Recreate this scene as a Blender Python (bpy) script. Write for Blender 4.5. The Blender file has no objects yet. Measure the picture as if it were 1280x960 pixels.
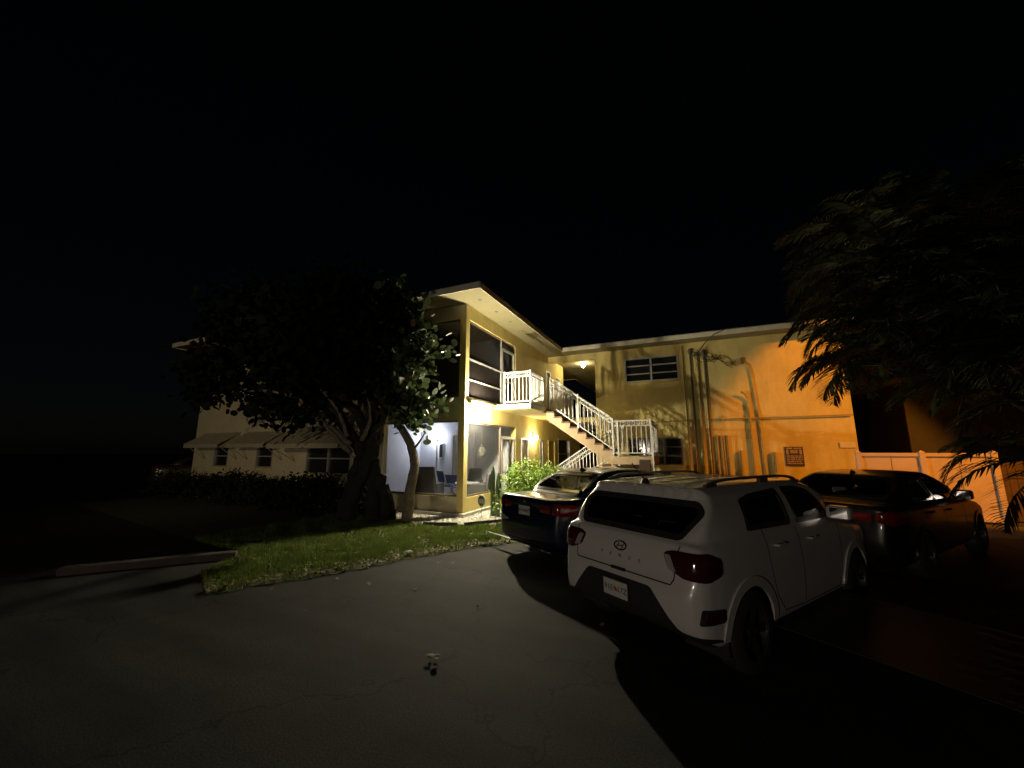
import bpy, bmesh, math, random
import numpy as np
from mathutils import Vector, Matrix
R = math.radians
rnd = random.Random(7)
# ---------------------------------------------------------------- camera, sky, exposure
scn = bpy.context.scene
COL = scn.collection
cam_d = bpy.data.cameras.new("camera"); cam = bpy.data.objects.new("camera", cam_d); COL.objects.link(cam)
cam.location = (0, 0, 1.75); cam.rotation_euler = (R(90 + 9.8), 0, R(24.3))
cam_d.sensor_width = 36; cam_d.lens = 36 * 482 / 1280; cam_d.clip_start = 0.05; cam_d.clip_end = 800
scn.camera = cam
scn.view_settings.view_transform = 'Standard'; scn.view_settings.look = 'None'
scn.view_settings.exposure = 0; scn.view_settings.gamma = 1
world = bpy.data.worlds.new("World"); scn.world = world; world.use_nodes = True
wn = world.node_tree.nodes; wl = world.node_tree.links
sky = wn.new('ShaderNodeTexSky'); sky.sky_type = 'NISHITA'; sky.sun_disc = False
sky.sun_elevation = R(20); sky.sun_rotation = R(120)
wl.new(sky.outputs[0], wn['Background'].inputs[0]); wn['Background'].inputs[1].default_value = 0.00025

def lamp(name, kind, loc, power, col, **kw):
    d = bpy.data.lights.new(name, kind); d.energy = power; d.color = col
    for k, v in kw.items(): setattr(d, k, v)
    o = bpy.data.objects.new(name, d); COL.objects.link(o); o.location = loc
    return o
# parking-lot lamps standing outside the frame: a sodium flood to the right, a dim street lamp behind the camera
sp = lamp('sodium_flood_light', 'SPOT', (13, 8, 8.82), 9500, (1.0, 0.32, 0.015), spot_size=R(53), spot_blend=0.26, shadow_soft_size=0.12)
sp.rotation_euler = Vector((-0.44, 0.76, -0.51)).to_track_quat('-Z', 'Y').to_euler()
sl = lamp('street_light', 'SPOT', (-3.0, -9.5, 4.0), 1500, (1.0, 0.76, 0.42), spot_size=R(36), spot_blend=0.5, shadow_soft_size=0.10)
sl.rotation_euler = Vector((-0.66, 1.0, 0.06)).to_track_quat('-Z', 'Y').to_euler()
lamp('suv_fill_light', 'POINT', (-4.5, -12.5, 1.9), 980, (1.0, 0.84, 0.68), shadow_soft_size=0.10)  # low unseen lamp added behind the camera to light the SUV's rear

# ---------------------------------------------------------------- helpers
def tag(o, label=None, cat=None, group=None, kind=None):
    if label: o['label'] = label
    if cat: o['category'] = cat
    if group: o['group'] = group
    if kind: o['kind'] = kind
    return o
def thing(name, label, cat, loc=(0, 0, 0), rz=0, group=None, scale=1):
    o = bpy.data.objects.new(name, None); COL.objects.link(o); o.empty_display_size = 0.2
    o.location = loc; o.rotation_euler = (0, 0, rz); o.scale = (scale,) * 3
    return tag(o, label, cat, group)
class MB:
    """collects verts and faces for one mesh"""
    def __init__(s): s.v = []; s.f = []
    def add(s, vs, fs):
        n = len(s.v); s.v += [tuple(p) for p in vs]; s.f += [tuple(i + n for i in f) for f in fs]; return s
    def box(s, a, b):
        x0, y0, z0 = a; x1, y1, z1 = b
        return s.add([(x0,y0,z0),(x1,y0,z0),(x1,y1,z0),(x0,y1,z0),(x0,y0,z1),(x1,y0,z1),(x1,y1,z1),(x0,y1,z1)],
                     [(0,3,2,1),(4,5,6,7),(0,1,5,4),(1,2,6,5),(2,3,7,6),(3,0,4,7)])
    def bar(s, p, q, w, h=None):
        """square bar between two points"""
        h = h or w; p = Vector(p); q = Vector(q); d = (q - p).normalized()
        a = d.cross(Vector((0, 0, 1)))
        if a.length < 1e-3: a = Vector((1, 0, 0))
        a.normalize(); b = a.cross(d).normalized(); a = a * (w / 2); b = b * (h / 2)
        vs = [p-a-b, p+a-b, p+a+b, p-a+b, q-a-b, q+a-b, q+a+b, q-a+b]
        return s.add(vs, [(0,1,2,3),(7,6,5,4),(1,0,4,5),(2,1,5,6),(3,2,6,7),(0,3,7,4)])
    def tube(s, pts, rad, n=8, cap=True):
        pts = [Vector(p) for p in pts]
        if not hasattr(rad, '__len__'): rad = [rad] * len(pts)
        prev = None; rings = []; vs = []
        for i, p in enumerate(pts):
            d = (pts[min(i+1, len(pts)-1)] - pts[max(i-1, 0)]).normalized()
            if prev is None:
                a = d.cross(Vector((0, 0, 1)))
                if a.length < 1e-2: a = Vector((1, 0, 0))
            else: a = prev - d * prev.dot(d)
            a.normalize(); prev = a; b = d.cross(a)
            for k in range(n):
                t = 2 * math.pi * k / n
                vs.append(p + (a * math.cos(t) + b * math.sin(t)) * rad[i])
        fs = []
        for i in range(len(pts) - 1):
            for k in range(n):
                k2 = (k + 1) % n
                fs.append((i*n+k, i*n+k2, (i+1)*n+k2, (i+1)*n+k))
        if cap: fs.append(tuple(range(n-1, -1, -1))); fs.append(tuple((len(pts)-1)*n + k for k in range(n)))
        return s.add(vs, fs)
    def lathe(s, prof, n=16, c=(0, 0, 0), axis='z'):
        vs = []; fs = []
        for r, h in prof:
            for k in range(n):
                t = 2*math.pi*k/n; x, y = r*math.cos(t), r*math.sin(t)
                p = {'z': (x, y, h), 'y': (x, h, y), 'x': (h, x, y)}[axis]
                vs.append((c[0]+p[0], c[1]+p[1], c[2]+p[2]))
        for i in range(len(prof)-1):
            for k in range(n):
                k2 = (k+1) % n; fs.append((i*n+k, i*n+k2, (i+1)*n+k2, (i+1)*n+k))
        return s.add(vs, fs)
    def build(s, name, mat, parent=None, world=True, smooth=False, bevel=0):
        me = bpy.data.meshes.new(name)
        off = Vector((0, 0, 0))
        vs = s.v
        if parent is not None and world:
            root = parent
            while root.parent: root = root.parent
            off = root.location; vs = [(x-off.x, y-off.y, z-off.z) for x, y, z in s.v]
        me.from_pydata(vs, [], s.f); me.update()
        bm = bmesh.new(); bm.from_mesh(me)
        bmesh.ops.recalc_face_normals(bm, faces=bm.faces)
        bm.to_mesh(me); bm.free()
        if mat: me.materials.append(mat)
        if smooth:
            me.polygons.foreach_set('use_smooth', [True]*len(me.polygons))
            if smooth != 'all': me.set_sharp_from_angle(angle=R(40))
        o = bpy.data.objects.new(name, me); COL.objects.link(o)
        if parent: o.parent = parent
        if bevel:
            m = o.modifiers.new('bevel', 'BEVEL'); m.width = bevel; m.segments = 2; m.limit_method = 'ANGLE'
        return o
def split_build(mb, name, mat, parent, **k):
    """one object per loose piece of the collected mesh"""
    n = len(mb.v); par = list(range(n))
    def find(a):
        while par[a] != a: par[a] = par[par[a]]; a = par[a]
        return a
    for f in mb.f:
        for q in f[1:]: par[find(q)] = find(f[0])
    groups = {}
    for f in mb.f: groups.setdefault(find(f[0]), []).append(f)
    out = []
    for fs in groups.values():
        ids = sorted({i for f in fs for i in f}); mp = {o: i for i, o in enumerate(ids)}
        m2 = MB(); m2.add([mb.v[i] for i in ids], [tuple(mp[i] for i in f) for f in fs]); out.append(m2.build(name, mat, parent, **k))
    return out
def box(name, a, b, mat, parent=None, world=True, bevel=0): return MB().box(a, b).build(name, mat, parent, world, bevel=bevel)
def raw_mesh(name, V, F, mat, parent=None, smooth=False):
    """fast mesh for foliage, F is an (n,k) array of faces"""
    me = bpy.data.meshes.new(name); V = np.asarray(V, 'f'); F = np.asarray(F, 'i')
    if parent is not None:
        root = parent
        while root.parent: root = root.parent
        V = V - np.array(root.location, 'f')
    n, k = F.shape
    me.vertices.add(len(V)); me.vertices.foreach_set('co', V.ravel())
    me.loops.add(n*k); me.loops.foreach_set('vertex_index', F.ravel())
    me.polygons.add(n); me.polygons.foreach_set('loop_start', np.arange(0, n*k, k, dtype='i'))
    me.update(calc_edges=True)
    if smooth: me.polygons.foreach_set('use_smooth', [True]*n)
    me.materials.append(mat); o = bpy.data.objects.new(name, me); COL.objects.link(o)
    if parent: o.parent = parent
    return o
def text_mesh(name, body, size, mat, parent, mtx, depth=0.003, world=False, sx=1):
    c = bpy.data.curves.new(name, 'FONT'); c.body = body; c.size = size; c.extrude = depth
    c.align_x = 'CENTER'; c.align_y = 'CENTER'
    t = bpy.data.objects.new(name, c); COL.objects.link(t); dg = bpy.context.evaluated_depsgraph_get()
    me = bpy.data.meshes.new_from_object(t.evaluated_get(dg)); bpy.data.objects.remove(t)
    me.transform(mtx @ Matrix.Diagonal((sx, 1, 1, 1)))
    if world: me.transform(Matrix.Translation(-parent.location))
    me.materials.clear(); me.materials.append(mat)
    o = bpy.data.objects.new(name, me); COL.objects.link(o); o.parent = parent
    return o
def text_wave(name, *a, **k): return text_mesh(name, *a, **k)

# ---------------------------------------------------------------- materials
def mat(name, col, rough=0.8, metal=0, spec=0.5, var=0.0, vscale=3, bump=0.0, bscale=60, coat=0, detail=6, two=None, trans=0, alpha=None):
    m = bpy.data.materials.new(name); m.use_nodes = True; nt = m.node_tree; N = nt.nodes; L = nt.links
    b = N['Principled BSDF']; b.inputs['Base Color'].default_value = (*col, 1)
    b.inputs['Roughness'].default_value = rough; b.inputs['Metallic'].default_value = metal
    b.inputs['Specular IOR Level'].default_value = spec; b.inputs['Coat Weight'].default_value = coat
    b.inputs['Coat Roughness'].default_value = 0.04
    tc = N.new('ShaderNodeTexCoord')
    if var:
        n = N.new('ShaderNodeTexNoise'); n.inputs['Scale'].default_value = vscale; n.inputs['Detail'].default_value = detail
        n.inputs['Roughness'].default_value = 0.65
        L.new(tc.outputs['Object'], n.inputs['Vector'])
        r = N.new('ShaderNodeValToRGB'); r.color_ramp.elements[0].position = 0.3; r.color_ramp.elements[1].position = 0.7
        r.color_ramp.elements[0].color = (*[c*(1-var) for c in col], 1); r.color_ramp.elements[1].color = (*[min(1, c*(1+var)) for c in col], 1)
        L.new(n.outputs['Fac'], r.inputs['Fac']); L.new(r.outputs['Color'], b.inputs['Base Color'])
    if bump:
        n2 = N.new('ShaderNodeTexNoise'); n2.inputs['Scale'].default_value = bscale; n2.inputs['Detail'].default_value = 4
        L.new(tc.outputs['Object'], n2.inputs['Vector'])
        bp = N.new('ShaderNodeBump'); bp.inputs['Strength'].default_value = bump; bp.inputs['Distance'].default_value = 0.01
        L.new(n2.outputs['Fac'], bp.inputs['Height']); L.new(bp.outputs['Normal'], b.inputs['Normal'])
    if two:   # inner side of a car shell is dark trim
        g = N.new('ShaderNodeNewGeometry'); b2 = N.new('ShaderNodeBsdfDiffuse'); b2.inputs[0].default_value = (*two, 1)
        mx = N.new('ShaderNodeMixShader'); L.new(g.outputs['Backfacing'], mx.inputs[0]); L.new(b.outputs[0], mx.inputs[1]); L.new(b2.outputs[0], mx.inputs[2])
        L.new(mx.outputs[0], N['Material Output'].inputs[0])
    return m
def emit(name, col, s):
    m = bpy.data.materials.new(name); m.use_nodes = True; b = m.node_tree.nodes['Principled BSDF']
    b.inputs['Base Color'].default_value = (*col, 1); b.inputs['Emission Color'].default_value = (*col, 1); b.inputs['Emission Strength'].default_value = s
    return m
def see_through(name, tint, glossy_rough=0.02, diffuse=None, dmix=0.0):
    m = bpy.data.materials.new(name); m.use_nodes = True; nt = m.node_tree; N = nt.nodes; L = nt.links
    N.remove(N['Principled BSDF'])
    t = N.new('ShaderNodeBsdfTransparent'); t.inputs[0].default_value = (*tint, 1)
    g = N.new('ShaderNodeBsdfGlossy'); g.inputs['Roughness'].default_value = glossy_rough
    f = N.new('ShaderNodeFresnel'); f.inputs[0].default_value = 1.5
    mx = N.new('ShaderNodeMixShader'); L.new(f.outputs[0], mx.inputs[0]); L.new(t.outputs[0], mx.inputs[1]); L.new(g.outputs[0], mx.inputs[2])
    out = mx
    if diffuse:
        d = N.new('ShaderNodeBsdfDiffuse'); d.inputs[0].default_value = (*diffuse, 1)
        m2 = N.new('ShaderNodeMixShader'); m2.inputs[0].default_value = dmix
        L.new(mx.outputs[0], m2.inputs[1]); L.new(d.outputs[0], m2.inputs[2]); out = m2
    L.new(out.outputs[0], N['Material Output'].inputs[0])
    return m
def screen_mat(name, dens, col):
    """insect screening: partly covered by grey thread"""
    m = bpy.data.materials.new(name); m.use_nodes = True; nt = m.node_tree; N = nt.nodes; L = nt.links
    N.remove(N['Principled BSDF'])
    t = N.new('ShaderNodeBsdfTransparent'); d = N.new('ShaderNodeBsdfDiffuse'); d.inputs[0].default_value = (*col, 1)
    mx = N.new('ShaderNodeMixShader'); mx.inputs[0].default_value = dens
    L.new(t.outputs[0], mx.inputs[1]); L.new(d.outputs[0], mx.inputs[2]); L.new(mx.outputs[0], N['Material Output'].inputs[0])
    return m
def leaf_mat(name, c0, c1, rough=0.45, trans=0.25, scale=1.5, spec=0.4):
    m = bpy.data.materials.new(name); m.use_nodes = True; nt = m.node_tree; N = nt.nodes; L = nt.links
    b = N['Principled BSDF']; b.inputs['Roughness'].default_value = rough; b.inputs['Specular IOR Level'].default_value = spec
    tc = N.new('ShaderNodeTexCoord'); n = N.new('ShaderNodeTexNoise'); n.inputs['Scale'].default_value = scale; n.inputs['Detail'].default_value = 8
    n.inputs['Roughness'].default_value = 0.8
    L.new(tc.outputs['Object'], n.inputs['Vector'])
    r = N.new('ShaderNodeValToRGB'); r.color_ramp.elements[0].position = 0.35; r.color_ramp.elements[1].position = 0.65
    r.color_ramp.elements[0].color = (*c0, 1); r.color_ramp.elements[1].color = (*c1, 1)
    L.new(n.outputs['Fac'], r.inputs['Fac']); L.new(r.outputs[0], b.inputs['Base Color'])
    tr = N.new('ShaderNodeBsdfTranslucent'); L.new(r.outputs[0], tr.inputs[0])
    mx = N.new('ShaderNodeMixShader'); mx.inputs[0].default_value = trans
    L.new(b.outputs[0], mx.inputs[1]); L.new(tr.outputs[0], mx.inputs[2]); L.new(mx.outputs[0], N['Material Output'].inputs[0])
    return m
STUCCO = mat('yellow_stucco', (0.63, 0.51, 0.19), 0.85, var=0.10, vscale=1.3, bump=0.5, bscale=45)
def stain(m):
    nt = m.node_tree; N = nt.nodes; L = nt.links; b = N['Principled BSDF']; src = b.inputs['Base Color'].links[0].from_socket; tc = N['Texture Coordinate']
    mp = N.new('ShaderNodeMapping'); mp.inputs['Scale'].default_value = (1.3, 1.3, .42); L.new(tc.outputs['Object'], mp.inputs[0])
    n = N.new('ShaderNodeTexNoise'); n.inputs['Scale'].default_value = 1.6; n.inputs['Detail'].default_value = 8; n.inputs['Roughness'].default_value = .7; L.new(mp.outputs[0], n.inputs['Vector'])
    r = N.new('ShaderNodeValToRGB'); r.color_ramp.elements[0].position = .36; r.color_ramp.elements[0].color = (.66, .62, .55, 1); r.color_ramp.elements[1].position = .56; r.color_ramp.elements[1].color = (1, 1, 1, 1); L.new(n.outputs[0], r.inputs[0])
    x = N.new('ShaderNodeMix'); x.data_type = 'RGBA'; x.blend_type = 'MULTIPLY'; x.inputs[0].default_value = .38; L.new(src, x.inputs[6]); L.new(r.outputs[0], x.inputs[7]); L.new(x.outputs[2], b.inputs['Base Color'])
stain(STUCCO)
STUCCO_D = mat('cream_stucco', (0.52, 0.47, 0.32), 0.85, var=0.10, vscale=2, bump=0.5, bscale=45)
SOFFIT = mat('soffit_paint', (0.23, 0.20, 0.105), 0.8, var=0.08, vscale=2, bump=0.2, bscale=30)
FASCIA = mat('fascia_paint', (0.62, 0.58, 0.46), 0.7, var=0.12, vscale=3)
ROOF = mat('roof_membrane', (0.22, 0.21, 0.2), 0.9, var=0.2)
WHITE = mat('white_metal_paint', (0.74, 0.73, 0.70), 0.45, var=0.06, vscale=6)
WHITEWALL = mat('white_porch_wall', (0.55, 0.56, 0.60), 0.85, var=0.06, vscale=2, bump=0.3, bscale=40)
TRIMBROWN = mat('brown_trim_paint', (0.30, 0.19, 0.10), 0.7, var=0.2, vscale=4)
STAIRSIDE = mat('tan_stair_paint', (0.50, 0.36, 0.22), 0.75, var=0.14, vscale=3, bump=0.3, bscale=40)
TREAD = mat('dark_tread', (0.14, 0.08, 0.05), 0.8, var=0.25, vscale=8)
CONCRETE = mat('concrete', (0.36, 0.34, 0.30), 0.9, var=0.2, vscale=4, bump=0.4, bscale=50)
ALU = mat('aluminium_frame', (0.55, 0.54, 0.52), 0.4, metal=0.5, var=0.08)
BRONZE = mat('bronze_frame', (0.16, 0.12, 0.09), 0.5, var=0.15)
DARKGLASS = mat('dark_window_glass', (0.02, 0.022, 0.024), 0.08, spec=0.6)
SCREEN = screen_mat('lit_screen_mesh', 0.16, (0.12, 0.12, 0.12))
SCREEN_UP = screen_mat('shaded_screen_mesh', 0.80, (0.016, 0.013, 0.012))  # denser, near-black mesh carries the darkness of the unlit upper porch
DOORWHITE = mat('white_door_paint', (0.66, 0.64, 0.60), 0.5, var=0.05)
DOORYEL = mat('yellow_door_paint', (0.45, 0.35, 0.14), 0.6, var=0.1)
CONDUIT = mat('painted_conduit', (0.40, 0.31, 0.12), 0.6, var=0.15, vscale=5)
CONDUIT_D = mat('dark_conduit', (0.10, 0.08, 0.05), 0.6, var=0.25, vscale=5)
CABLE = mat('black_cable', (0.02, 0.02, 0.02), 0.6)
BLACKPL = mat('black_plastic', (0.025, 0.025, 0.025), 0.55, var=0.2, vscale=10)
BARK = mat('grey_bark', (0.20, 0.165, 0.125), 0.9, var=0.35, vscale=9, bump=1.0, bscale=22)
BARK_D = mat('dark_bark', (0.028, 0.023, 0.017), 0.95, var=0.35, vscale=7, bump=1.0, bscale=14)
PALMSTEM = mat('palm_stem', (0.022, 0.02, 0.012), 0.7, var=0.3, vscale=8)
LEAF_SG = leaf_mat('sea_grape_leaf', (0.03, 0.05, 0.02), (0.08, 0.105, 0.042), 0.32, 0.2)
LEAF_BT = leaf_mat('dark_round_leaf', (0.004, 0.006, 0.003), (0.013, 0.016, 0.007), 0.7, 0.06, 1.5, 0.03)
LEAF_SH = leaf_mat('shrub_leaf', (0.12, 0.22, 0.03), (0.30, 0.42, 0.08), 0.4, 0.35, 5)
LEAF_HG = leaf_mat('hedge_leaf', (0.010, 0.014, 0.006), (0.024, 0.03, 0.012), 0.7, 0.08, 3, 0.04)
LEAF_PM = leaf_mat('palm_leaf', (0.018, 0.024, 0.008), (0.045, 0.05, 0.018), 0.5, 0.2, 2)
GRASS = leaf_mat('grass_blade', (0.09, 0.12, 0.025), (0.20, 0.28, 0.05), 0.6, 0.3, 3)
CACTUS = mat('cactus_skin', (0.10, 0.17, 0.07), 0.6, var=0.25, vscale=9)
PEBBLE = mat('white_pebble', (0.62, 0.60, 0.55), 0.8, var=0.25, vscale=14)
LITTER = mat('dry_leaf', (0.22, 0.17, 0.10), 0.8, var=0.4, vscale=12)
WICKER = mat('dark_wicker', (0.03, 0.03, 0.035), 0.6, var=0.4, vscale=60)
BLUEFAB = mat('blue_fabric', (0.06, 0.09, 0.28), 0.85, var=0.15, vscale=12)
PINKFENCE = mat('fence_vinyl', (0.66, 0.50, 0.38), 0.6, var=0.08, vscale=3)

# asphalt: dark aggregate with patched bands, fine pale specks
ASPH = mat('asphalt', (0.05, 0.048, 0.044), 0.85)
def _asph():
    nt = ASPH.node_tree; N = nt.nodes; L = nt.links; b = N['Principled BSDF']; tc = N['Texture Coordinate']; b.inputs['Specular IOR Level'].default_value = 0.2
    n1 = N.new('ShaderNodeTexNoise'); n1.inputs['Scale'].default_value = 0.7; n1.inputs['Detail'].default_value = 9; n1.inputs['Roughness'].default_value = 0.7
    n2 = N.new('ShaderNodeTexNoise'); n2.inputs['Scale'].default_value = 75; n2.inputs['Detail'].default_value = 5; n2.inputs['Roughness'].default_value = .8
    mp = N.new('ShaderNodeMapping'); mp.inputs['Rotation'].default_value = (0, 0, R(-15)); mp.inputs['Scale'].default_value = (0.35, 2.2, 1)
    n3 = N.new('ShaderNodeTexNoise'); n3.inputs['Scale'].default_value = 0.8; n3.inputs['Detail'].default_value = 5
    L.new(tc.outputs['Object'], n1.inputs['Vector']); L.new(tc.outputs['Object'], n2.inputs['Vector']); L.new(tc.outputs['Object'], mp.inputs[0]); L.new(mp.outputs[0], n3.inputs['Vector'])
    r1 = N.new('ShaderNodeValToRGB'); r1.color_ramp.elements[0].color = (0.014, 0.0137, 0.0133, 1); r1.color_ramp.elements[1].color = (0.055, 0.0535, 0.051, 1)
    r1.color_ramp.elements[0].position = 0.32; r1.color_ramp.elements[1].position = 0.7
    a = N.new('ShaderNodeMath'); a.operation = 'MULTIPLY_ADD'; L.new(n3.outputs[0], a.inputs[0]); a.inputs[1].default_value = 0.55; 
    a2 = N.new('ShaderNodeMath'); a2.operation = 'MULTIPLY'; L.new(n1.outputs[0], a2.inputs[0]); a2.inputs[1].default_value = 0.45; L.new(a2.outputs[0], a.inputs[2])
    L.new(a.outputs[0], r1.inputs[0])
    r2 = N.new('ShaderNodeValToRGB'); r2.color_ramp.elements[0].color = (0.35, 0.35, 0.35, 1); r2.color_ramp.elements[1].color = (2.0, 2.0, 2.0, 1)
    r2.color_ramp.elements[0].position = 0.38; r2.color_ramp.elements[1].position = 0.64; L.new(n2.outputs[0], r2.inputs[0])
    mx = N.new('ShaderNodeMix'); mx.data_type = 'RGBA'; mx.blend_type = 'MULTIPLY'; mx.inputs[0].default_value = 1
    L.new(r1.outputs[0], mx.inputs[6]); L.new(r2.outputs[0], mx.inputs[7]); vo = N.new('ShaderNodeTexVoronoi'); vo.feature = 'DISTANCE_TO_EDGE'; vo.inputs['Scale'].default_value = 0.42
    wv = N.new('ShaderNodeTexNoise'); wv.inputs['Scale'].default_value = 2.2; wv.inputs['Detail'].default_value = 6; L.new(tc.outputs['Object'], wv.inputs['Vector'])
    wa = N.new('ShaderNodeMix'); wa.data_type = 'RGBA'; wa.blend_type = 'ADD'; wa.inputs[0].default_value = .9; L.new(tc.outputs['Object'], wa.inputs[6]); L.new(wv.outputs['Color'], wa.inputs[7]); L.new(wa.outputs[2], vo.inputs['Vector'])
    cr = N.new('ShaderNodeValToRGB'); cr.color_ramp.elements[0].position = 0.0; cr.color_ramp.elements[0].color = (.35, .35, .35, 1); cr.color_ramp.elements[1].position = 0.006; cr.color_ramp.elements[1].color = (1, 1, 1, 1); L.new(vo.outputs['Distance'], cr.inputs[0])
    m3 = N.new('ShaderNodeMix'); m3.data_type = 'RGBA'; m3.blend_type = 'MULTIPLY'; m3.inputs[0].default_value = 1; L.new(mx.outputs[2], m3.inputs[6]); L.new(cr.outputs[0], m3.inputs[7]); L.new(m3.outputs[2], b.inputs['Base Color'])
    bp = N.new('ShaderNodeBump'); bp.inputs['Strength'].default_value = 0.6; bp.inputs['Distance'].default_value = 0.006
    L.new(n2.outputs[0], bp.inputs['Height']); L.new(bp.outputs[0], b.inputs['Normal'])
_asph()
SOIL = mat('soil', (0.07, 0.055, 0.035), 0.95, var=0.4, vscale=5, bump=0.6, bscale=40)
LAWNBASE = mat('lawn_soil', (0.065, 0.075, 0.025), 0.95, var=0.5, vscale=6, bump=0.6, bscale=60)

# ---------------------------------------------------------------- ground
g = MB().add([(-300,-300,0),(300,-300,0),(300,300,0),(-300,300,0)], [(0,1,2,3)]).build('asphalt_ground', ASPH); tag(g, kind='structure')
lawn_edge = [(-5.5, 3.1), (-5.25, 3.6), (-4.85, 4.16), (-4.6, 4.66), (-4.3, 5.35), (-3.97, 6.06), (-3.6, 6.6), (-3.25, 7.06), (-2.9, 7.9), (-2.6, 8.8), (-3.2, 10.3), (-5.45, 10.9)]
def rag(pts, amp):
    out = []
    for a, b in zip(pts, pts[1:]):
        n_ = max(2, int(math.hypot(b[0]-a[0], b[1]-a[1])/.09))
        for k in range(n_):
            t = k/n_; x, y = a[0]+(b[0]-a[0])*t, a[1]+(b[1]-a[1])*t; w = amp*(math.sin(x*9+y*13)+.8*math.sin(x*23-y*17)+rnd.uniform(-.6, .6)); out.append((x+w, y-w*.4))
    return out+[pts[-1]]
lawn_edge_pts = lawn_edge
lawn_edge = rag(lawn_edge[:10], .028)+lawn_edge[10:]
lawn_poly = lawn_edge + [(-5.45, 9.0), (-18.5, 9.0), (-19.0, 6.2), (-12.5, 5.2), (-7.2, 4.5), (-6.4, 3.5)]
def flat(name, poly, z, m, kind='structure'):
    return tag(MB().add([(x, y, z) for x, y in poly], [tuple(range(len(poly)))]).build(name, m), kind=kind)
flat('lawn_ground', lawn_poly, 0.006, LAWNBASE)
bed = [(-8.4, 8.2), (-7.2, 8.15), (-6.2, 7.85), (-5.4, 7.8), (-4.9, 8.15), (-4.35, 8.45), (-4.0, 9.1), (-4.1, 10.4), (-5.48, 10.9), (-5.48, 9.04), (-8.4, 9.04)]
flat('gravel_bed', bed, 0.012, mat('bed_sand', (0.40, 0.37, 0.30), 0.95, var=0.3, vscale=18, bump=0.8, bscale=50))
flat('planting_ground', [(5.3, 7.6), (7.5, 7.6), (9.5, 13.4), (4.2, 13.4), (5.3, 11.2)], 0.006, SOIL)
kb = MB(); kb.bar((-6.95, 4.3, 0.055), (-8.3, 2.7, 0.055), 0.18, 0.11); tag(kb.build('concrete_kerb', mat('kerb_concrete', (0.07, 0.055, 0.048), 0.9, var=0.25, vscale=6, bump=0.4), bevel=0.015), kind='structure')

def inside(x, y, poly):
    c = False; n = len(poly)
    for i in range(n):
        x0, y0 = poly[i]; x1, y1 = poly[i-1]
        if (y0 > y) != (y1 > y) and x < (x1-x0)*(y-y0)/(y1-y0)+x0: c = not c
    return c
rg = np.random.default_rng(3)
# grass blades, thinner towards the driveway edge
V = []; F = []
def blade(x, y, hh):
    a = rnd.uniform(0, 6.28); w = rnd.uniform(0.003, 0.006); lx = rnd.gauss(0, 0.022); ly = rnd.gauss(0, 0.022)
    n = len(V); dx, dy = w*math.cos(a), w*math.sin(a)
    V.extend([(x-dx, y-dy, 0.006), (x+dx, y+dy, 0.006), (x+dx*.7+lx*.5, y+dy*.7+ly*.5, 0.02+hh*.6), (x-dx*.7+lx*.5, y-dy*.7+ly*.5, 0.02+hh*.6), (x+lx, y+ly, 0.02+hh), (x+lx+.0005, y+ly, 0.02+hh)])
    F.extend([(n, n+1, n+2, n+3), (n+3, n+2, n+5, n+4)])
tot = 0
while tot < 62000:
    x = rnd.uniform(-9, -2.6); y = rnd.uniform(3.1, 9.0)
    if not inside(x, y, lawn_poly) or inside(x, y, bed): continue
    near = min((x-a)**2+(y-b)**2 for a, b in lawn_edge[::3])
    clump = math.sin(x*5.3+math.sin(y*3.1)*2)*math.sin(y*4.7+x*1.3)
    if near < 0.16 and rnd.random() < 0.78-near*3: continue
    if clump < -0.35 and rnd.random() < 0.5: continue
    blade(x, y, rnd.uniform(0.03, 0.075)*(1+0.35*clump)); tot += 1
grass = raw_mesh('lawn_grass', V, F, GRASS); tag(grass, kind='stuff', label='green grass growing on the lawn beside the driveway', cat='grass')
# white pebbles in the bed
ico = bmesh.new(); bmesh.ops.create_icosphere(ico, subdivisions=1, radius=1)
IV = np.array([v.co[:] for v in ico.verts]); IF = np.array([[v.index for v in f.verts] for f in ico.faces]); ico.free()
VS = []; FS = []; n = 0
while n < 2600:
    x = rnd.uniform(-7.6, -3.9); y = rnd.uniform(7.7, 10.9)
    if not inside(x, y, bed): continue
    s = np.array([rnd.uniform(.010, .026), rnd.uniform(.010, .026), rnd.uniform(.007, .016)])
    a = rnd.uniform(0, 6.28); c, t = math.cos(a), math.sin(a)
    p = IV*s*(1+0.15*rg.standard_normal((12, 1))); p = np.stack([p[:, 0]*c-p[:, 1]*t, p[:, 0]*t+p[:, 1]*c, p[:, 2]], 1)+[x, y, 0.03+s[2]*.6]
    FS.append(IF+12*n); VS.append(p); n += 1
tag(raw_mesh('white_pebbles', np.concatenate(VS), np.concatenate(FS), PEBBLE), kind='stuff', label='white pebbles covering the bed in front of the porch', cat='gravel')
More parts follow.
